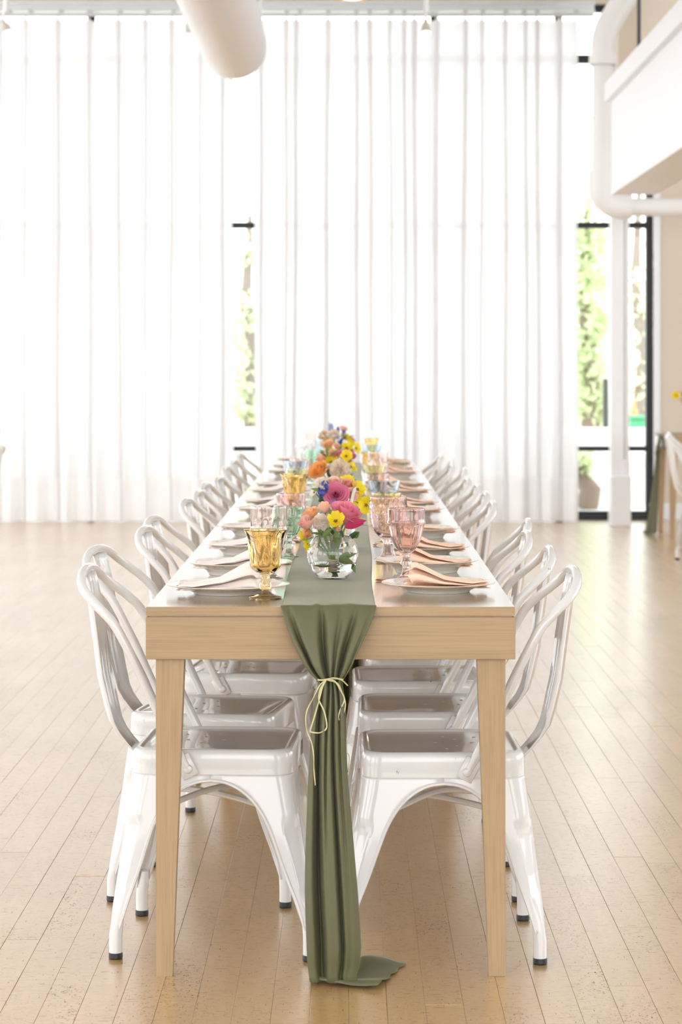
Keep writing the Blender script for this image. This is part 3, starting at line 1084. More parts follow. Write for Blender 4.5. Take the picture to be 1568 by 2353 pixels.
def make_chair():
    root = empty('cafe_chair')
    # seat pan with skirt
    mb = MB()
    rings = []
    for h, z, rc in ((.1735, .3865, .046), (.1755, .3885, .048), (.1757, .391, .048), (.1752, .424, .050), (.1738, .433, .049), (.1705, .4392, .048), (.1660, .4420, .047), (.1620, .4424, .045),
                     (.1585, .4412, .043), (.1560, .4388, .042), (.1520, .4376, .040), (.12, .4370, .034), (.06, .4366, .02)):
        rings.append([(a, b, z) for a, b in rsq(h, rc)])
    mb.grid(rings, closed=True)
    m_ = len(rings[0])
    mb.add([rings[-1][i] for i in range(m_)], [tuple(range(m_))])
    mb.build('seat', M['paint'], root, True, sharp=50)
    hl = MB()
    for (a, b) in ((.01, 0), (-.035, .045), (-.035, -.045), (-.07, 0), (-.01, .085), (-.01, -.085), (-.08, .075), (-.08, -.075), (-.115, 0)):
        hl.lathe([(.0040, .4370), (.0036, .4378), (.0028, .4374), (0, .4368)], 10, Matrix.Translation((a, b, 0)))
    tag(hl.build('drain_holes', M['hole'], root), kind='stuff')
    # legs
    ac = arch_curve()
    zs = [(.3895, 0), (.384, 0)] + [(z, e) for e, z in ac]
    for su in (1, -1):
        for sv in (1, -1):
            mb = MB()
            rows, edgeA, edgeB = [], [], []
            for z, ez in zs:
                q = (z - .03) / .36
                c_ = lerp(.2165, .1750, q ** .95)
                rc = lerp(.0135, .046, max(0, (z - .075) / .315))
                e = min(ez, c_ - rc - .001)
                row = []
                for i in range(6):
                    row.append((lerp(e, c_ - rc, i / 5), c_, z))
                gr = .007 * smooth((.30 - z) / .025) * smooth((z - .10) / .08)
                for i in range(1, 8):
                    a = PI / 2 - PI / 2 * i / 8
                    k_ = gr * math.sin(PI * i / 8) ** .6
                    row.append((c_ - rc + rc * math.cos(a) - k_, c_ - rc + rc * math.sin(a) - k_, z))
                for i in range(6):
                    row.append((c_, lerp(c_ - rc, e, i / 5), z))
                sx_ = .012 * smooth((.37 - z) / .30) if su > 0 else 0.0
                rows.append([((u + sx_) * su, v * sv, w_) for u, v, w_ in row])
                edgeA.append(rows[-1][0]); edgeB.append(rows[-1][-1])
            if su * sv < 0:
                rows = [r_[::-1] for r_ in rows]
            mb.grid(rows)
            br = [.0036 - .0020 * smooth((i - 28) / 5) for i in range(len(edgeA) - 2)]
            mb.tube(edgeA[2:], br, 6)
            mb.tube(edgeB[2:], br, 6)
            cc = .2165 - .0150
            cu = cc + (.012 if su > 0 else 0)
            mb.tube([(su * (cu - .006), sv * (cc - .006), .105), (su * (cu - .004), sv * (cc - .004), .085), (su * cu, sv * cc, .050), (su * cu, sv * cc, .006)], [.0095, .0122, .0135, .0135], 16)
            lg = mb.build('leg', M['paint'], root, True, sharp=55, solid=.0012)
            MB().lathe([(0, 0), (.0135, 0), (.0152, .002), (.0152, .011), (.0146, .0132), (.0120, .0135)], 20, Matrix.Translation((su * cu, sv * cc, 0))).build('rubber_foot', M['rubber'], lg)
    # back hoop
    half = [(-.050, .1790, .403), (-.066, .1810, .432), (-.096, .186, .490), (-.124, .190, .550), (-.146, .193, .600), (-.168, .195, .644), (-.189, .195, .684), (-.208, .192, .714),
            (-.233, .184, .739), (-.259, .169, .762), (-.279, .147, .782), (-.290, .112, .800), (-.294, .062, .8125), (-.295, 0, .8165)]
    path = half + [(u, -v, z) for u, v, z in half[-2::-1]]
    pts = curve(path, 4)
    m_ = len(pts)
    rs = [.0084 + .0018 * smooth(min(i, m_ - 1 - i) / 7) for i in range(m_)]
    hb = MB().tube(pts, rs, 14)
    for sv in (1, -1):          # flattened tips
        Mx = Matrix.Translation((-.050, sv * .1790, .403)) @ Matrix.Rotation(math.radians(-27), 4, 'Y')
        hb.box(-.0175, .0175, -.0022, .0022, -.020, .030, Mx, b=.0015)
    hb.build('back_hoop', M['paint'], root, True, sharp=50)
    for sv in (1, -1):
        Mx = frame_to((0, sv, 0), (-.048, sv * .1808, .402))
        MB().lathe([(.0098, -.003), (.0098, .0025), (.0088, .0048), (.006, .0062), (0, .0068)], 16, Mx).build('rivet', M['paint'], root)
    # splat
    sp = [(-.1760, .400), (-.182, .412), (-.205, .434), (-.226, .456), (-.241, .480), (-.251, .515), (-.266, .58), (-.276, .66), (-.286, .73), (-.293, .785), (-.296, .806)]
    wd_ = [(.40, .047), (.45, .051), (.50, .059), (.60, .068), (.70, .067), (.81, .052)]
    rows = []
    for u, z in sp:
        w_ = interp(wd_, z)
        dep = .010 * smooth((z - .41) / .09) * (1 - .5 * smooth((z - .74) / .07))
        row = []
        for j in range(17):
            s = -1 + 2 * j / 16
            rib = .0035 * (math.exp(-((abs(s) - .36) / .10) ** 2)) * smooth((z - .44) / .06)
            row.append((u + dep * s ** 2 - rib + .006 * max(0, abs(s) - .86) / .14, w_ * s, z + .3 * dep * s * s * (1 if z < .47 else 0)))
        rows.append(row)
    MB().grid(rows).build('backrest', M['paint'], root, True, sharp=None, solid=.0016)
    # crossed braces under the seat
    for sgn in (1, -1):
        pts = curve([(.155, .155 * sgn, .296), (.10, .10 * sgn, .311), (.0, .0, .325 + .007 * sgn), (-.10, -.10 * sgn, .311), (-.155, -.155 * sgn, .296)], 5)
        MB().tube(pts, .0072, 8).build('cross_brace', M['paint'], root)
    return root


chair0 = make_chair()
first = [True]


def place_chair(x, y, rz, label, group):
    o = chair0 if first[0] else copy_tree(chair0)
    first[0] = False
    o.location = (x, y, 0)
    o.rotation_euler = (0, 0, rz)
    tag(o, label, 'chair', group)
    return o


ORD = ['nearest', 'second', 'third', 'fourth', 'fifth', 'sixth', 'seventh', 'eighth', 'ninth', 'tenth', 'eleventh', 'farthest']
LCH = [(-.290, 5.300, 3), (-.332, 5.83, 9), (-.276, 6.58, 6), (-.294, 7.06, 7), (-.259, 8.02, 6), (-.251, 8.55, 6), (-.262, 9.13, 6), (-.240, 9.64, 6), (-.266, 10.72, 5), (-.268, 11.45, 6), (-.286, 12.45, 6)]
RCH = [(.196, 5.260, 1), (.194, 5.86, 0), (.180, 6.42, 1), (.221, 6.95, -2), (.1735, 7.85, 1), (.184, 8.45, 0), (.186, 9.03, 1), (.174, 9.56, 2), (.2075, 10.52, 0), (.174, 10.985, 2), (.192, 11.44, 1), (.167, 12.2, 2)]
for i, (x, y, a) in enumerate(LCH):
    nm = 'nearest the camera' if i == 0 else ('farthest from the camera' if i == len(LCH) - 1 else '%s from the near end' % ORD[i])
    place_chair(x, y, -math.radians(a), 'white metal cafe chair on the left of the tables, %s' % nm, 'white chairs along the left side')
for i, (x, y, a) in enumerate(RCH):
    nm = 'nearest the camera' if i == 0 else ('farthest from the camera' if i == len(RCH) - 1 else '%s from the near end' % ORD[i])
    place_chair(x, y, PI + math.radians(a), 'white metal cafe chair on the right of the tables, %s' % nm, 'white chairs along the right side')
place_chair(-2.29, 13.7, PI, 'white metal chair cut off at the far left edge, by the curtain', 'white chairs away from the long tables')
place_chair(2.36, 15.6, 0, 'white metal chair cut off at the right edge, closer to the camera', 'white chairs away from the long tables')
place_chair(2.47, 16.35, 0, 'white metal chair cut off at the right edge, just behind another one', 'white chairs away from the long tables')

# ================================================================ SECOND TABLE at the right edge
ST = 'second oak table at the right edge with a green runner over its end'
r2 = empty('dining_table', (2.36, 17.8, 0)); tag(r2, ST, 'table')
o2 = r2.location.copy()
x0, x1, y0, y1 = 2.36, 4.6, 17.8, 18.56
MB().box(x0, x1, y0, y1, TZ - .0185, TZ, b=.001).build('tabletop', M['oak_x'], r2, False, o2)
za, zb_ = TZ - .0215, TZ - .1085
MB().box(x0, x1, y0, y0 + .024, zb_, za).build('apron', M['oak_x'], r2, False, o2)
MB().box(x0, x1, y1 - .024, y1, zb_, za).build('apron', M['oak_x'], r2, False, o2)
MB().box(x0, x0 + .024, y0 + .0245, y1 - .0245, zb_, za).build('apron', M['oak_y'], r2, False, o2)
MB().box(x0 + .006, x1 - .006, y0 + .006, y1 - .006, TZ - .0222, TZ - .018).build('filler_strip', M['oak_x'], r2, False, o2)
for xx in (x0 + .02, x1 - .08):
    for yy in (y0 + .012, y1 - .07):
        MB().add([(xx + i * w_, yy + j * w_, z) for z, w_ in ((0, .034), (zb_ + .03, .058)) for i, j in ((0, 0), (1, 0), (1, 1), (0, 1))],
                 [(3, 2, 1, 0), (4, 5, 6, 7), (0, 1, 5, 4), (1, 2, 6, 5), (2, 3, 7, 6), (3, 0, 4, 7)]).build('leg', M['oak_z'], r2, False, o2)
mb = MB()
yc = (y0 + y1) / 2
rows = [[(x, yc + .1 * (2 * j / 30 - 1), TZ + .003) for j in range(31)] for x in (x1 - .3, x0 + .6, x0 + .3, x0 + .01)]
for z, hw, am, ox in ((TZ - .005, .1, .003, -.008), (.70, .085, .01, -.012), (.62, .045, .03, -.014), (.585, .03, .026, -.014), (.54, .04, .03, -.014), (.4, .055, .04, -.02), (.2, .075, .055, -.03), (.03, .10, .07, -.04), (.012, .11, .09, -.05)):
    rows.append([(x0 + ox - am * (.5 + .5 * math.cos(2 * PI * 3.4 * j / 30)), yc + hw * (2 * j / 30 - 1), z) for j in range(31)])
mb.grid(rows)
r3 = mb.build('table_runner', M['sage'], None, True, (x0, yc, TZ), sharp=None)
r3.location = (x0, yc, TZ)
tag(r3, 'sage green runner hanging to the floor from the table at the right edge', 'table runner', 'sage green runners')

# ================================================================ PLATES, NAPKINS
def plate_mesh(kind, rad):
    k = rad / .126
    if kind == 0:     # dinner plate
        p = [(0, .004), (.060, .0035), (.064, 0), (.069, 0), (.072, .004), (.090, .0115), (.112, .0175), (.125, .0195), (.126, .0205), (.125, .0215), (.112, .0200),
             (.092, .0160), (.080, .0105), (.070, .0085), (0, .0085)]
    else:             # deep plate standing on a smaller one
        p = [(0, .004), (.060, .0035), (.066, 0), (.074, 0), (.0765, .004), (.0800, .0105), (.0835, .0118), (.0850, .0150), (.100, .0205), (.114, .0258), (.125, .0285), (.126, .0295), (.125, .0306),
             (.112, .0288), (.094, .0242), (.082, .0172), (.070, .0150), (0, .0145)]
    return MB().lathe([(r_ * k, z) for r_, z in p], 64).mesh('plate', M['china'], True, None, 50)


PM = {}
def plate(x, y, kind, rad, label, group, rz):
    key = (kind, rad)
    if key not in PM:
        PM[key] = plate_mesh(kind, rad)
    o = bpy.data.objects.new('plate', PM[key])
    COL.objects.link(o)
    o.location = (x, y, TZ + .0004)
    o.rotation_euler = (0, 0, rz)
    return tag(o, label, 'plate', group)


def napkin_mesh(seed, L=.175):
    """folded napkin: pleated layers, bunched and raised at x = 0, flat at x = L"""
    rr = random.Random(seed)
    rows = []
    NL = 4
    a1, a2, a3 = rr.uniform(0, 6), rr.uniform(0, 6), rr.uniform(0, 6)
    hk = rr.uniform(.85, 1.15)
    for i in range(30):
        t_ = i / 29
        W = interp([(0, .060), (.12, .050), (.3, .058), (.7, .084), (1, .090)], t_)
        H = interp([(0, .030), (.08, .040), (.2, .034), (.45, .018), (.8, .010), (1, .013)], t_) * hk
        cy = .006 * math.sin(3 * t_ + a1)
        row = []
        for k in range(NL):
            for j in range(9):
                s = -1 + 2 * j / 8
                s2 = s if k % 2 == 0 else -s
                edge = .0025 * (abs(s) ** 6)
                zz = H * (k + .5 * (j / 8)) / (NL - .5)
                bow = .5 * H * (1 - s2 * s2) * (k / NL) * interp([(0, .9), (.3, .6), (.7, .15), (1, .05)], t_)
                rip = .0045 * math.sin(s2 * 5 + k * 1.7 + a2 + t_ * 4) * interp([(0, 1), (.35, .6), (1, .25)], t_)
                yo = cy + W * .5 * s2 * (1 - .06 * k) + .006 * math.sin(k * 2.1 + a3) * (1 - t_)
                xo = t_ * L + (.010 * math.sin(s2 * 3 + k * 1.3 + a1) if i == 0 else .003 * math.sin(s2 * 4 + k)) - (.006 * (k % 2) if i == 29 else 0)
                row.append((xo, yo, max(.001, zz + bow + rip * (k > 0)) + .0007 * k))
        rows.append(row)
    return MB().grid(rows)


NM = {}
def napkin(x, y, z, rz, seed, mat, label, group):
    key = (seed, mat)
    if key not in NM:
        NM[key] = napkin_mesh(seed).mesh('napkin', M[mat], True, None, None)
    o = bpy.data.objects.new('napkin', NM[key])
    COL.objects.link(o)
    md = o.modifiers.new('thickness', 'SOLIDIFY'); md.thickness = .0011; md.offset = 0
    o.location = (x, y, z)
    o.rotation_euler = (0, 0, rz)
    return tag(o, label, 'napkin', group)


LPL = [(-.269, 5.25, 0, .136), (-.266, 5.74, 1, .126), (-.268, 6.36, 1, .122), (-.27, 7.09, 1, .126), (-.266, 8.0, 1, .126), (-.266, 8.6, 0, .126), (-.27, 9.2, 1, .126), (-.268, 9.7, 1, .126), (-.268, 10.95, 1, .126), (-.27, 11.75, 0, .126), (-.268, 12.4, 1, .126)]
RPL = [(.194, 5.29, 0, .126), (.184, 5.80, 1, .126), (.1945, 6.38, 0, .126), (.196, 6.98, 1, .126), (.19, 7.95, 1, .126), (.19, 8.5, 0, .126), (.19, 9.2, 1, .126), (.188, 9.72, 1, .126), (.19, 10.85, 1, .126), (.19, 11.4, 0, .126), (.19, 11.95, 1, .126), (.188, 12.42, 0, .126)]
for side, PL in (('left', LPL), ('right', RPL)):
    for i, (x, y, kd, rad) in enumerate(PL):
        nm = 'nearest' if i == 0 else ('farthest' if i == len(PL) - 1 else ORD[i])
        tail = '' if i in (0, len(PL) - 1) else ' from the near end'
        what = 'flat white flower-bordered plate' if kd == 0 else 'deep white flower-bordered plate'
        plate(x, y, kd, rad, '%s under a napkin on the %s side, %s%s' % (what, side, nm, tail), 'plates on the %s side' % side, R.uniform(0, 6))
        z = TZ + (.009 if kd == 0 else .0153)
        if side == 'left':
            napkin(x + .065, y - .01, z + .001, PI + R.uniform(-.10, .10), 20 + i % 4, 'blush', 'pale blush folded napkin on the %s plate on the left%s' % (nm, tail), 'napkins on the left side')
        else:
            napkin(x - .067, y - .01, z + .001, R.uniform(-.10, .10), 30 + i % 4, 'peach', 'peach folded napkin on the %s plate on the right%s' % (nm, tail), 'napkins on the right side')

# copper cutlery beside the plates
def knife(tipx, y, sgn, label):
    r = empty('table_knife', (tipx, y, TZ + .0005)); tag(r, label, 'knife', 'copper knives beside the plates')
    h = MB(); rows = []
    for s, w_, th in ((0, .004, .002), (.004, .009, .004), (.02, .011, .005), (.06, .009, .0045), (.10, .007, .004), (.112, .006, .0036)):
        rows.append([(sgn * s, w_ * math.cos(2 * PI * k / 12), .0028 + th * .62 * math.sin(2 * PI * k / 12)) for k in range(12)])
    h.grid(rows, closed=True).add(rows[0], [tuple(range(12))])
    h.build('handle', M['copper'], r)
    b = MB().add([(sgn * s, yy, z) for s, yy, z in ((.108, -.005, .0022), (.108, .006, .0022), (.20, .006, .0012), (.222, 0, .0010), (.205, -.008, .0012), (.15, -.009, .0018),
                                                   (.108, -.005, .0036), (.108, .006, .0040), (.20, .006, .0032), (.222, 0, .0022), (.205, -.008, .0017), (.15, -.009, .0022))],
                 [(5, 4, 3, 2, 1, 0), (6, 7, 8, 9, 10, 11)] + [(i, (i + 1) % 6, (i + 1) % 6 + 6, i + 6) for i in range(6)])
    b.build('blade', M['copper'], r, False)


knife(-.152, 5.50, -1, 'copper knife between the two nearest plates on the left')
knife(-.150, 6.05, -1, 'copper knife beyond the second plate on the left')
knife(-.134, 6.80, -1, 'copper knife lying behind the green goblet on the left')
knife(.058, 5.55, 1, 'copper knife between the two nearest plates on the right')
knife(.064, 6.07, 1, 'copper knife beyond the second plate on the right')
knife(.062, 6.66, 1, 'copper knife beyond the third plate on the right')

# ================================================================ GLASSWARE
def bowl_prof(p, th=.0032):
    """p: outer profile foot->rim; adds the inner wall of the bowl"""
    return p


def goblet_prof(h, r, style):
    if style == 'swirl':
        o = [(0, 0), (.034, 0), (.036, .0015), (.035, .003), (.020, .007), (.012, .011), (.0085, .015), (.0085, .017), (.0125, .021), (.0140, .027), (.0125, .033), (.0090, .0395), (.0085, .042), (.0098, .045), (.0098, .047), (.0088, .049),
             (.014, .0525), (.022, .0565), (.030, .0625), (.0345, .069), (.0355, .078), (.0365, .092), (.0380, .108), (.0392, .120), (.0402, .124), (.0395, .127), (.0415, .133), (.0445, .140), (.0468, .1455), (.0475, .147)]
        i = [(.0462, .1472), (.0435, .140), (.0400, .132), (.0372, .124), (.0350, .108), (.0335, .092), (.0325, .078), (.0310, .070), (.027, .065), (.018, .0595), (.008, .057), (0, .0565)]
        H, Rr = .147, .0475
    elif style == 'ribbed':
        o = [(0, 0), (.034, 0), (.036, .0015), (.034, .0035), (.022, .007), (.014, .011), (.0105, .016), (.0085, .024), (.0075, .030), (.0095, .036), (.0140, .0405), (.0145, .0425), (.0100, .047), (.0088, .054), (.0085, .060),
             (.012, .0635), (.018, .069), (.025, .078), (.032, .090), (.0375, .105), (.0410, .121), (.0428, .131), (.0445, .1345), (.0448, .137), (.0430, .140), (.0428, .150), (.0425, .160), (.0425, .1672), (.0420, .168)]
        i = [(.0412, .168), (.0405, .160), (.0405, .145), (.0402, .134), (.0385, .122), (.0345, .105), (.0290, .091), (.022, .079), (.014, .0715), (.006, .0685), (0, .068)]
        H, Rr = .168, .0425
    elif style == 'oval':
        o = [(0, 0), (.035, 0), (.037, .0015), (.034, .0035), (.023, .005), (.0195, .008), (.019, .013), (.0150, .026), (.0125, .036), (.0120, .042), (.0155, .046), (.0150, .049), (.018, .053), (.024, .058), (.033, .068), (.0395, .080),
             (.0435, .096), (.0465, .115), (.0480, .132), (.0486, .146), (.0490, .156), (.0488, .159)]
        i = [(.0475, .159), (.0462, .146), (.0455, .132), (.0440, .115), (.0410, .096), (.0370, .081), (.031, .070), (.020, .062), (.008, .059), (0, .0585)]
        H, Rr = .159, .049
    elif style == 'flare':
        o = [(0, 0), (.032, 0), (.034, .0015), (.032, .003), (.018, .007), (.010, .013), (.008, .024), (.009, .036), (.012, .042), (.009, .047), (.012, .052), (.020, .058), (.028, .068), (.0335, .084), (.0385, .104), (.0440, .125), (.0485, .142), (.0500, .147)]
        i = [(.0488, .1475), (.0468, .140), (.0420, .124), (.0360, .104), (.0310, .085), (.0255, .071), (.017, .063), (.007, .060), (0, .0595)]
        H, Rr = .147, .05
    else:   # straight-sided footed glass
        o = [(0, 0), (.033, 0), (.035, .0015), (.033, .0035), (.021, .007), (.014, .013), (.0125, .020), (.0145, .026), (.0145, .030), (.0125, .036), (.0140, .041), (.022, .046), (.030, .053), (.0360, .064), (.0395, .078), (.0412, .090), (.0425, .0965),
             (.0412, .103), (.0412, .115), (.0415, .130), (.0418, .1405), (.0414, .142)]
        i = [(.0404, .142), (.0398, .130), (.0392, .103), (.0385, .090), (.0365, .078), (.033, .066), (.026, .0575), (.014, .053), (0, .052)]
        H, Rr = .142, .0418
    kz, kr = h / H, r / Rr
    return [(a * kr, b * kz) for a, b in o], [(a * kr, b * kz) for a, b in i], kz, kr


def densify(p, lo, step):
    out = [p[0]]
    for (r0, z0), (r1, z1) in zip(p, p[1:]):
        d = math.hypot(r1 - r0, z1 - z0)
        n_ = max(1, int(d / step)) if min(z0, z1) > lo else 1
        for k in range(1, n_ + 1):
            out.append((lerp(r0, r1, k / n_), lerp(z0, z1, k / n_)))
    return out


GM = {}
def goblet(x, y, h, r, style, mat, label, name='goblet', pat=None):
    key = (round(h, 4), round(r, 4), style, mat, pat)
    if key not in GM:
        o, i, kz, kr = goblet_prof(h, r, style)
        zb0 = {'swirl': .049, 'ribbed': .060, 'oval': .049, 'flare': .050, 'straight': .041}[style] * kz
        o = densify(o, zb0, .003)
        no = len(o)
        zin = i[-1][1]                       # inside bottom of the bowl
        i = [(max(.0, rr_ - .0024 - .004 * smooth((zin + .012 - z_) / .012)), z_) for rr_, z_ in reversed(o) if z_ > zin + .001]
        i = [(a_, max(b_, zin)) for a_, b_ in i] + [(0, zin)]

        def fn(rr, z, th, k):
            if z < zb0 and k >= no:
                return rr
            if z < zb0:
                if z < .006 * kz: return rr
                return rr * (1 + .05 * math.cos(8 * th))
            q = (z - zb0) / (h - zb0)
            edge = smooth(q / .12) * smooth((1 - q) / .10) * (1.15 if k < no else .45)
            if style == 'swirl':
                a = 6 * th + 5.2 * q + .8 * math.sin(3 * q)
                s_ = .5 + .5 * math.cos(a)
                return rr * (1 - .085 * edge * (1 - s_ ** .7) + .015 * edge * math.cos(12 * th + 8 * q))
            if style == 'ribbed':
                e2 = smooth(q / .08) * smooth((.665 - q) / .05)
                return rr * (1 - .055 * e2 * abs(math.cos(5 * th)) ** 3 - .02 * e2 * (.5 + .5 * math.cos(20 * th)))
            if style == 'oval':
                ph = (th * 4 / (2 * PI)) % 1.0 - .5
                v = ((q - .48) / .34) ** 2 + (ph / .30) ** 2
                oval = .05 * (math.exp(-((v - 1) / .22) ** 2)) + (.0 if v < .8 else .030 * math.sin(26 * th + 9 * math.sin(30 * q)) * math.sin(70 * q + 3 * th))
                return rr * (1 + edge * oval)
            if style == 'flare':
                e2 = smooth(q / .10) * smooth((.72 - q) / .08)
                return rr * (1 - .07 * e2 * abs(math.cos(4 * th)) ** 2)
            # straight: thumbprints in two rows
            d1 = math.cos(9 * th) * math.exp(-((q - .42) / .11) ** 2)
            d2 = math.cos(9 * th + PI) * math.exp(-((q - .62) / .08) ** 2)
            d3 = abs(math.cos(9 * th)) * smooth((.36 - q) / .1) * smooth(q / .1)
            return rr * (1 - .035 * edge * (d1 + .7 * d2) - .04 * edge * d3)
        GM[key] = MB().lathe(o + i, 80, fn=fn).mesh(name, M[mat], True, None, 70)
    ob = bpy.data.objects.new(name, GM[key])
    COL.objects.link(ob)
    ob.location = (x, y, TZ + .0004)
    ob.rotation_euler = (0, 0, R.uniform(0, 6))
    return tag(ob, label, 'glass', 'mismatched coloured goblets')


def gpx(px, py_rim, d, dia, style, mat, label, h=None):
    p = at(px, py_rim, d)
    goblet(p.x, d, (p.z - TZ) if h is None else h, dia / 2, style, mat, label)


gpx(610, 1217, 5.135, .094, 'swirl', 'g_amber', 'amber swirled goblet nearest the camera on the left')
gpx(618, 1164, 5.58, .086, 'straight', 'g_blush', 'faintly pink thumbprint goblet right behind the nearest amber goblet')
gpx(664, 1165, 6.237, .076, 'ribbed', 'g_green', 'mint green goblet left of the first flower vase')
gpx(669, 1134, 6.9, .085, 'straight', 'g_pink', 'pink patterned goblet behind the mint green goblet')
gpx(676.5, 1089, 7.72, .094, 'swirl', 'g_amber', 'amber swirled goblet farther back on the left, beside the orange rose')
gpx(682, 1077, 8.45, .074, 'straight', 'g_yellow', 'pale yellowish goblet behind the farther amber goblet')
gpx(678, 1060, 8.85, .098, 'flare', 'g_blue', 'pale blue flared goblet behind the farther amber goblet')
gpx(690, 1055, 9.5, .080, 'straight', 'g_pink', 'pink goblet just behind the pale blue flared goblet on the left')
gpx(716, 1034, 10.2, .060, 'flare', 'g_green', 'slim green goblet half hidden left of the far bouquets')
gpx(699, 1022, 10.8, .081, 'oval', 'g_clear', 'clear goblet with large ring pattern on the left')
gpx(709.5, 993, 12.0, .072, 'straight', 'g_blush', 'pale pink goblet at the far end on the left')
gpx(727, 1013, 12.18, .062, 'straight', 'g_blue', 'bluish glass at the far end beside the last bouquet')
gpx(934, 1168, 5.55, .086, 'ribbed', 'g_mauve', 'dusty mauve ribbed goblet nearest the camera on the right')
gpx(892, 1142, 6.2, .097, 'oval', 'g_pink', 'rose pink goblet with oval medallions behind the mauve goblet')
gpx(889, 1133, 6.76, .083, 'straight', 'g_gold', 'golden goblet mostly hidden behind the oval-patterned pink goblet')
gpx(883, 1106, 7.45, .105, 'flare', 'g_blue', 'pale blue flared goblet right of the second bouquet')
gpx(867.5, 1088, 8.3, .083, 'ribbed', 'g_pink', 'pink goblet behind the pale blue flared goblet on the right')
gpx(861, 1069, 8.85, .085, 'flare', 'g_yellow', 'pale yellow faceted goblet on the right, behind a pink one')
gpx(869, 1038, 9.45, .080, 'straight', 'g_blush', 'tall faintly pink thumbprint goblet in the right row, farther back')
gpx(848, 1039, 10.0, .072, 'swirl', 'g_amber', 'amber goblet beside the tall pinkish one in the right row')
gpx(855, 1022, 11.1, .092, 'flare', 'g_blue', 'pale blue flared goblet near the far end of the right row')
gpx(853, 1007, 11.65, .081, 'swirl', 'g_gold', 'golden goblet next to last in the right row')
gpx(849, 990, 12.19, .077, 'straight', 'g_clear', 'clear bluish goblet last in the right row')

# ================================================================ FLOWERS
def rose(mb, Mx, Rr, N=16, openness=.6, seed=0, H=1.35):
    rr = random.Random(seed)
    for i in range(N):
        t_ = (i + .5) / N
        a0 = i * 2.399 + rr.uniform(-.25, .25)
        rad = Rr * (.10 + .86 * t_ ** .85)
        hw = lerp(1.7, 1.02, t_)
        h = Rr * H * lerp(1.0, .80, t_) * rr.uniform(.95, 1.05)
        rows, at_ = [], []
        NU, NV = 9, 7
        for v in range(NV):
            q = v / (NV - 1)
            row, ar = [], []
            for u in range(NU):
                s = -1 + 2 * u / (NU - 1)
                shp = math.sin(PI * (.10 + .62 * q)) ** .7
                w_ = hw * shp
                ro_ = Rr * .10 + (rad - Rr * .10) * math.sin(min(1, q * 1.15) * PI / 2) ** .75
                curl = max(0, q - .70) / .30
                ro_ += Rr * (.05 + .26 * openness * t_) * curl ** 1.6 * (1 - .3 * s * s) + Rr * .05 * s * t_
                z = h * q * (1 - .10 * t_ * curl * openness * 2.2) - h * .16 * (s * s) * q * q
                z -= Rr * .05 * curl * curl * t_
                an = a0 + s * w_
                row.append((ro_ * math.cos(an), ro_ * math.sin(an), z + Rr * .02 * math.sin(s * 5 + i)))
                ar.append(.02 + .98 * q)
            rows.append(row); at_.append(ar)
        mb.grid(rows, Mx, attr=at_)
    # green base
    return mb


def carnation(mb, Mx, Rr, seed=0, n=120):
    rr = random.Random(seed)
    for i in range(n):
        z = 1 - 1.45 * (i + .5) / n
        ph = i * 2.399
        s_ = math.sqrt(max(0, 1 - z * z))
        d = Vector((s_ * math.cos(ph), s_ * math.sin(ph), z))
        c_ = d * Rr * .50 + Vector((0, 0, Rr * .45))
        L = Mx @ frame_to(d + Vector((rr.gauss(0, .2), rr.gauss(0, .2), rr.gauss(0, .2))), c_, rr.uniform(0, 6))
        rows, at_ = [], []
        for v in range(4):
            q = v / 3
            row, ar = [], []
            for u in range(9):
                s = -1 + 2 * u / 8
                wv = Rr * .05 * math.sin(u * 2.6 + i) * q
                row.append((Rr * .26 * s * (.25 + .75 * q), wv + Rr * .05 * s * s, Rr * .52 * q * (1 - .12 * s * s) + Rr * .05 * (u % 2) * (q > .9)))
                ar.append(.05 + .95 * q)
            rows.append(row); at_.append(ar)
        mb.grid(rows, L, attr=at_)
    return mb


def open_flower(mb, Mx, Rr, n=5, cup=.35, seed=0):
    rr = random.Random(seed)
    for i in range(n):
        a0 = 2 * PI * i / n + rr.uniform(-.15, .15)
        cp = cup * rr.uniform(.2, 2.0)
        rows, at_ = [], []
        for v in range(6):
            q = v / 5
            row, ar = [], []
            for u in range(7):
                s = -1 + 2 * u / 6
                w_ = Rr * .50 * math.sin(PI * (.05 + .72 * q)) ** .9
                rd_ = Rr * (.06 + .94 * q) * (1 - .10 * s * s * q)
                zz = Rr * cp * q ** 1.3 + Rr * .20 * s * s * q + Rr * .06 * math.sin(s * 4 + i) * q
                row.append((rd_ * math.cos(a0) - s * w_ * math.sin(a0), rd_ * math.sin(a0) + s * w_ * math.cos(a0), zz))
                ar.append(.05 + .95 * q)
            rows.append(row); at_.append(ar)
        mb.grid(rows, Mx, attr=at_)
    return mb


def blossom_spike(mb, p, d, L, seed=0, n=12, rs=.007):
    rr = random.Random(seed)
    d = Vector(d).normalized()
    for i in range(n):
        q = i / n
        o = Vector((rr.gauss(0, 1), rr.gauss(0, 1), rr.gauss(0, 1)))
        o = (o - d * o.dot(d)).normalized()
        c_ = Vector(p) + d * L * q + o * rs * .8 * (1 - .4 * q)
        open_flower(mb, frame_to(o + d * .4, c_, rr.uniform(0, 6)), rs * (1 - .3 * q), 5, .3, i + seed)


def leaf_mesh(p, d, nrm, L, W, bend=.25):
    d = Vector(d).normalized()
    sd = d.cross(Vector(nrm)).normalized()
    up = sd.cross(d).normalized()
    rows, at_ = [], []
    for v in range(9):
        q = v / 8
        w_ = W * .5 * math.sin(PI * min(1, q ** .8 * 1.0)) if 0 < v < 8 else W * .03
        row = []
        for s in (-1, -.5, 0, .5, 1):
            row.append(Vector(p) + d * L * q + sd * w_ * s + up * (-bend * L * q * q + abs(s) * w_ * .35))
        rows.append(row); at_.append([.05 + .95 * q] * 5)
    return MB().grid(rows, attr=at_)


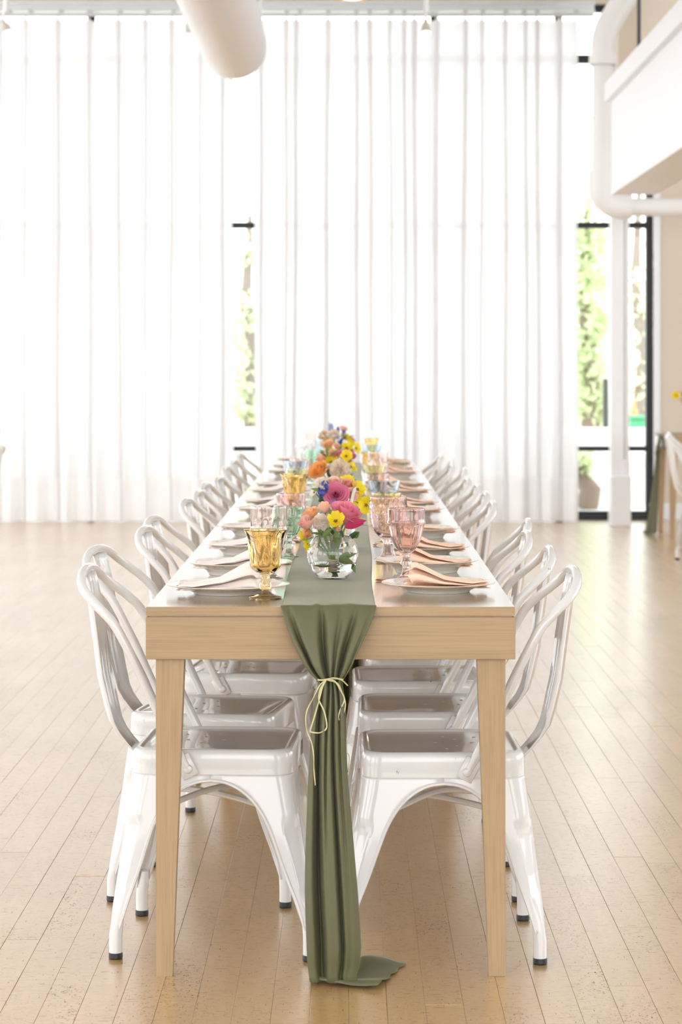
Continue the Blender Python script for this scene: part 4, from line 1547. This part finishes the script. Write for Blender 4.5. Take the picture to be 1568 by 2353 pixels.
PN = {'p_pink': 'pink_rose', 'p_hot': 'deep_pink_rose', 'p_peach': 'peach_rose', 'p_apricot': 'apricot_rose', 'p_orange': 'orange_rose', 'p_salmon': 'salmon_rose', 'p_coral': 'coral_rose'}
TOCAM = Vector((0, -1, 0))


def bouquet(vx, d, label, flowers, leaves, seed, z_tie=.035, lean=0):
    """flowers: (kind, px, py, r_px, mat, facing(x, toward camera, up), depth offset)"""
    base = Vector((vx, d, TZ + .0045))
    r = empty('bouquet', base)
    tag(r, label, 'bouquet', 'bouquets along the runner')
    rr = random.Random(seed)
    stems = MB()
    tie = base + Vector((.002, 0, z_tie))
    for k, (kind, px, py, rp, mat, fc, dz) in enumerate(flowers):
        dd = d + dz
        c_ = at(px, py, dd)
        Rr = rp * dd / F_PX
        f = Vector((fc[0], -fc[1], fc[2])).normalized()
        mb = MB()
        if kind in ('rose', 'bud'):
            N = (30 if mat == 'p_hot' and rp > 24 else 13 if rp > 22 else 15) if kind == 'rose' else 9
            Hh = (1.55 if rp > 30 else .85 if mat == 'p_hot' and rp > 24 else 1.30) if kind == 'rose' else 1.75
            b0 = c_ - f * Rr * (.55 if kind == 'rose' else .8)
            rose(mb, frame_to(f, b0, rr.uniform(0, 6)), Rr, N, .75 if kind == 'rose' else .15, seed * 31 + k, Hh)
            nm = PN.get(mat, 'rose') if kind == 'rose' else PN.get(mat, 'rose').replace('rose', 'rosebud')
            fl_ = mb.build(nm, M[mat], r, True, base, sharp=None)
            sp = MB()
            for j in range(5):
                an = j * 2 * PI / 5
                Ms = frame_to(f, b0, 0)
                v1 = Ms.to_3x3() @ Vector((math.cos(an), math.sin(an), .9))
                g = leaf_mesh(b0 - f * Rr * .05, v1, f, Rr * .85, Rr * .30, -.1)
                sp.v += [q for q in g.v] if False else []
                n0 = len(sp.v)
                sp.v += g.v; sp.a += g.a; sp.f += [[n0 + q for q in ff] for ff in g.f]; sp.mi += g.mi
            sp.build('sepals', M['leaf'], fl_, True, base, sharp=None)
        elif kind == 'carn':
            b0 = c_ - f * Rr * .45
            carnation(mb, frame_to(f, b0, 0), Rr, k + seed)
            mb.build('carnation', M[mat], r, True, base, sharp=None)
        elif kind == 'open':
            b0 = c_ - f * Rr * .12
            fm = frame_to(f, b0, rr.uniform(0, 6))
            open_flower(mb, fm, Rr, 5, .38, k + seed)
            fl_ = mb.build('yellow_flower' if mat == 'p_yellow' else 'small_flower', M[mat], r, True, base, sharp=None)
            ce = MB()
            for j in range(9):
                an = j * 2.4
                ce.lathe([(0, 0), (Rr * .05, Rr * .02), (Rr * .045, Rr * .14), (0, Rr * .17)], 6, fm @ Matrix.Translation((Rr * .10 * math.sqrt(j / 2) * math.cos(an), Rr * .10 * math.sqrt(j / 2) * math.sin(an), Rr * .05)))
            ce.build('stamens', M['centre'], fl_, True, base)
        elif kind == 'spike':
            b0 = c_ - f * Rr
            blossom_spike(mb, b0, f, Rr * 2.2, k + seed, 13, Rr * .5)
            mb.build('blue_spike' if mat == 'p_blue' else 'lilac_spike', M[mat], r, True, base, sharp=None)
        mid = b0.lerp(tie, .45) + Vector((rr.gauss(0, .003), rr.gauss(0, .003), 0)) - f * Rr * .5
        mid.x = lerp(b0.x, tie.x, .62)
        mid.y = lerp(b0.y, tie.y, .60)
        low = tie + Vector((rr.uniform(-.006, .006), rr.uniform(-.005, .005), 0))
        end = Vector((2 * tie.x - low.x + (tie.x - mid.x) * .15, tie.y, base.z + .006 + rr.uniform(0, .01)))
        # keep within the vase neck
        nz = base.z + .092
        pts = [b0, b0 - f * Rr * .35, mid, low, end]
        pts = curve(pts, 6)
        for q in pts:
            if q.z < nz + .012:
                lim = .034 if q.z > base.z + .07 else .045
                dx, dy = q.x - base.x, q.y - base.y
                l_ = math.hypot(dx, dy)
                if l_ > lim:
                    q.x = base.x + dx * lim / l_; q.y = base.y + dy * lim / l_
        MB().tube(pts, .0017 if kind != 'rose' else .0023, 7).build('stem', M['stem'], r, True, base)
    for (px, py, qx, qy, w_, mat, dz) in leaves:
        a, b = at(px, py, d + dz), at(qx, qy, d + dz - .004)
        dv = b - a
        leaf_mesh(a, dv, (0.2, -.8, .6), dv.length, w_ * d / F_PX, .08).build('outer_petal' if mat[:2] == 'p_' else 'leaf', M[mat], r, True, base, sharp=None)
    tw = []
    for i in range(132):
        an = i * 2 * PI / 14
        tw.append(tie + Vector((.0092 * math.cos(an), .0092 * math.sin(an), -.013 + .022 * i / 131 + .0014 * math.sin(an * .5 + 1))))
    MB().tube(tw, .0014, 6).build('twine', M['twine'], r, True, base)
    return r


VPROF_O = [(0, 0), (.032, 0), (.0345, .0015), (.038, .006), (.047, .018), (.0555, .034), (.0600, .050), (.0598, .062), (.0560, .077), (.0495, .089), (.0425, .0965), (.0415, .0975)]
VPROF_I = [(.0403, .0970), (.0475, .0880), (.0540, .0762), (.0577, .062), (.0578, .050), (.0533, .0345), (.0446, .019), (.035, .0075), (.030, .0045), (0, .0042)]
VM = MB().lathe(densify(VPROF_O, -1, .004) + densify(VPROF_I, -1, .004), 96).mesh('vase', M['g_vase'], True, None, 70)
WI = [(a + .0008, b - .0008) for a, b in VPROF_I if b <= .0345][::-1]
WM = MB().lathe([(0, WI[0][1])] + WI[1:] + [(.0540, .0352), (0, .0352)], 96).mesh('water', M['water'], True, None, 50)


def vase(x, d, which):
    o = bpy.data.objects.new('vase', VM); COL.objects.link(o); o.location = (x, d, TZ + .0048)
    tag(o, 'round clear glass bowl vase holding the %s bouquet' % which, 'vase', 'round vases along the runner')
    w_ = bpy.data.objects.new('water', WM); COL.objects.link(w_); w_.location = (x, d, TZ + .0048)
    tag(w_, 'clear water in the vase of the %s bouquet' % which, 'water', 'water in the vases')


BQ = [((765 - VX) * 5.57 / F_PX, 5.57, 'nearest'), ((768 - VX) * 6.5 / F_PX, 6.5, 'second'), ((768 - VX) * 8.25 / F_PX, 8.25, 'third'), ((775 - VX) * 9.9 / F_PX, 9.9, 'fourth'), ((775 - VX) * 11.6 / F_PX, 11.6, 'farthest')]
for x, d, nme in BQ:
    vase(x, d, nme)
C = (0, .75, .66)
bouquet(BQ[0][0], 5.57, 'nearest bouquet, with a large pink rose, peach roses and a yellow flower', [
    ('rose', 793, 1187, 37, 'p_pink', (.25, .35, .9), .0), ('bud', 747, 1167, 17, 'p_peach', (-.1, .25, .95), .0), ('rose', 716, 1182, 23, 'p_apricot', (-.5, .3, .8), .02),
    ('bud', 703, 1203, 20, 'p_salmon', (-.45, .55, .75), -.03), ('carn', 738, 1201, 20, 'p_cream', (-.1, .5, .85), -.02), ('open', 772, 1197, 21, 'p_yellow', (.05, .8, .6), -.055),
    ('rose', 708, 1226, 15, 'p_apricot', (-.6, .5, .1), .01), ('open', 708, 1251, 16, 'p_yellow', (-.7, .5, -.2), .0), ('open', 697, 1231, 14, 'p_yellow', (-.8, .3, .1), .02),
    ('rose', 812, 1180, 20, 'p_coral', (.6, .2, .7), .04), ('bud', 776, 1217, 8, 'p_peach', (.5, .5, .6), -.03)],
    [(745, 1236, 728, 1208, 12, 'leaf', -.02), (748, 1234, 757, 1209, 13, 'leaf_fresh', -.02), (740, 1235, 764, 1213, 12, 'leaf', -.03), (770, 1222, 779, 1262, 20, 'leaf', -.035),
     (778, 1285, 818, 1270, 18, 'leaf', -.02), (778, 1288, 812, 1291, 20, 'leaf', -.03), (800, 1240, 824, 1222, 14, 'leaf_dark', .03), (760, 1300, 722, 1298, 9, 'leaf', -.03), (806, 1293, 818, 1316, 13, 'leaf', -.02),
     (790, 1235, 777, 1210, 9, 'leaf_dark', 0), (770, 1232, 752, 1206, 10, 'leaf_dark', .01), (720, 1235, 690, 1242, 7, 'leaf_fresh', .0), (793, 1213, 841, 1194, 26, 'p_magenta', -.035), (800, 1210, 836, 1202, 20, 'p_magenta', -.025)], 1)
bouquet(BQ[1][0], 6.5, 'second bouquet, with a swirled deep pink rose, yellow flowers and a blue spike', [
    ('rose', 772, 1134, 27, 'p_hot', (-.05, .95, .45), -.05), ('rose', 766, 1110, 19, 'p_peach', (-.1, .5, .85), .0), ('rose', 801, 1114, 17, 'p_coral', (.25, .55, .8), .0), ('rose', 809, 1136, 15, 'p_salmon', (.5, .8, .3), -.02),
    ('carn', 740, 1116, 19, 'p_cream', (-.4, .6, .7), .0), ('open', 722, 1131, 13, 'p_cream', (-.7, .5, .3), .0), ('spike', 745, 1121, 14, 'p_blue', (.2, .3, .9), -.05), ('spike', 737, 1132, 10, 'p_blue', (-.4, .4, .8), -.05),
    ('open', 798, 1104, 17, 'p_yellow', (.1, .5, .8), .03), ('open', 822, 1124, 19, 'p_yellow', (.5, .7, .5), .0), ('open', 817, 1146, 17, 'p_yellow', (.5, .8, .0), -.01), ('open', 842, 1161, 21, 'p_yellow', (.15, .98, .1), -.1),
    ('spike', 766, 1152, 8, 'p_lilac', (0, .9, .3), -.06)],
    [(736, 1128, 714, 1122, 9, 'leaf_fresh', -.03), (745, 1140, 732, 1150, 9, 'leaf_dark', -.03), (750, 1150, 730, 1152, 8, 'leaf_dark', -.03), (745, 1140, 737, 1128, 8, 'leaf', -.03), (815, 1152, 838, 1163, 4, 'leaf', -.05), (812, 1235, 826, 1222, 18, 'leaf', .0)], 2)
bouquet(BQ[2][0], 8.25, 'third bouquet, with a big orange rose and a blush carnation', [
    ('rose', 734, 1082, 26, 'p_orange', (-.55, .6, .6), -.03), ('carn', 781, 1079, 24, 'p_ivory', (.1, .85, .5), -.05), ('open', 762, 1061, 17, 'p_yellow', (-.1, .7, .7), .0), ('rose', 797, 1050, 22, 'p_hot', (.3, .4, .85), .0),
    ('open', 796, 1048, 15, 'p_yellow', (.2, .8, .5), -.06), ('open', 807, 1072, 15, 'p_yellow', (.8, .5, .2), .0), ('rose', 740, 1053, 15, 'p_peach', (-.5, .3, .8), .0), ('rose', 770, 1044, 15, 'p_coral', (0, .4, .9), .02)],
    [(785, 1098, 812, 1088, 7, 'leaf_dark', -.02), (785, 1100, 815, 1098, 7, 'leaf_dark', -.02), (785, 1102, 822, 1101, 6, 'leaf_dark', -.02), (780, 1100, 806, 1083, 6, 'leaf_dark', -.01), (760, 1100, 754, 1070, 16, 'leaf_dark', .0),
     (765, 1102, 775, 1090, 14, 'leaf_dark', -.01), (752, 1050, 733, 1036, 6, 'leaf', -.02), (754, 1050, 749, 1028, 6, 'leaf', -.02), (756, 1050, 778, 1032, 5, 'leaf', -.02)], 3)
bouquet(BQ[3][0], 9.9, 'fourth bouquet, a low cluster of peach buds and yellow flowers', [
    ('rose', 757, 1022, 14, 'p_apricot', (-.3, .6, .7), 0), ('bud', 774, 1026, 9, 'p_peach', (0, .7, .7), -.03), ('open', 797, 1029, 14, 'p_yellow', (.2, .7, .6), 0), ('open', 819, 1030, 14, 'p_yellow', (.8, .5, .3), 0),
    ('open', 763, 1040, 11, 'p_yellow', (-.1, .9, .3), -.03), ('rose', 745, 1046, 12, 'p_peach', (-.5, .6, .4), 0), ('rose', 800, 1042, 15, 'p_hot', (.4, .6, .5), .0), ('open', 742, 1022, 7, 'p_tan', (-.5, .6, .5), .0)],
    [(770, 1042, 787, 1026, 7, 'leaf_fresh', -.03), (748, 1046, 735, 1032, 7, 'leaf', -.03), (755, 1042, 752, 1026, 8, 'leaf_fresh', -.03), (780, 1030, 786, 1018, 8, 'leaf', 0)], 4)
bouquet(BQ[4][0], 11.6, 'farthest bouquet, with a pale carnation, tan buds and blue spikes on top', [
    ('carn', 767, 1000, 14, 'p_ivory', (-.1, .6, .7), -.02), ('open', 795, 1008, 13, 'p_yellow', (.2, .6, .7), 0), ('open', 805, 1017, 11, 'p_yellow', (.5, .7, .4), 0), ('spike', 781, 1013, 11, 'p_blue', (.2, .6, .7), -.04),
    ('spike', 776, 991, 8, 'p_blue', (.2, .3, .9), 0), ('spike', 790, 996, 7, 'p_blue', (.3, .3, .9), 0), ('bud', 746, 995, 8, 'p_tan', (-.3, .3, .9), 0), ('bud', 750, 1009, 9, 'p_tan', (-.4, .6, .6), -.02), ('bud', 737, 1005, 7, 'p_tan', (-.6, .4, .6), 0),
    ('open', 788, 988, 11, 'p_coral', (.3, .4, .9), .02), ('spike', 761, 983, 10, 'p_lilac', (-.1, .2, 1), .03), ('rose', 808, 1010, 9, 'p_peach', (.7, .4, .5), .03), ('bud', 742, 1020, 7, 'p_tan', (-.5, .7, .3), 0)],
    [(760, 1018, 748, 1000, 5, 'leaf', -.02), (775, 1020, 800, 998, 6, 'leaf_dark', -.01), (770, 1020, 764, 1008, 7, 'leaf_dark', -.03), (738, 1000, 732, 992, 3, 'leaf_fresh', 0), (800, 1005, 818, 999, 2, 'leaf_dark', 0)], 5)

# small card standing between the first two bouquets
cpos = at(795, 1155, 5.95)
cd = empty('table_card', (cpos.x, 5.95, TZ + .004)); tag(cd, 'small cream card on a thin stand behind the nearest bouquet', 'card')
Mx = Matrix.Translation((cpos.x + .002, 5.95, TZ + .115)) @ Matrix.Rotation(math.radians(85), 4, 'Z') @ Matrix.Rotation(math.radians(14), 4, 'X')
MB().box(-.045, .045, -.0012, .0, 0, .085, Mx, b=.0003).build('card_front', M['card'], cd, False, cd.location)
MB().box(-.045, .045, .0, .0012, 0, .085, Mx, b=.0003).build('card_back', M['card_edge'], cd, False, cd.location)
MB().tube([(cpos.x, 5.95, TZ + .008), (cpos.x, 5.95, TZ + .12)], .002, 8).build('stand_rod', M['brass'], cd, True, cd.location)
MB().lathe([(0, 0), (.022, 0), (.022, .003), (.004, .006), (0, .006)], 20, Matrix.Translation((cpos.x, 5.95, TZ + .0045))).build('stand_base', M['brass'], cd, True, cd.location)

# bouquet on the second table
bx2 = (1597 - VX) * 18.2 / F_PX
o = bpy.data.objects.new('vase', VM); COL.objects.link(o); o.location = (bx2, 18.18, TZ + .0052)
tag(o, 'round clear vase on the table at the right edge', 'vase', 'round vases along the runner')
bouquet(bx2, 18.18, 'bouquet at the right edge with one yellow flower leaning out', [
    ('open', 1555, 909, 10, 'p_yellow', (-.5, .8, .3), 0), ('rose', 1575, 921, 10, 'p_peach', (-.2, .7, .5), 0), ('rose', 1600, 905, 12, 'p_hot', (0, .7, .7), 0), ('carn', 1590, 925, 10, 'p_cream', (0, .7, .7), 0)],
    [(1575, 912, 1562, 897, 4, 'leaf', 0), (1578, 915, 1566, 905, 5, 'leaf', 0), (1580, 930, 1565, 915, 5, 'leaf_dark', 0)], 8)
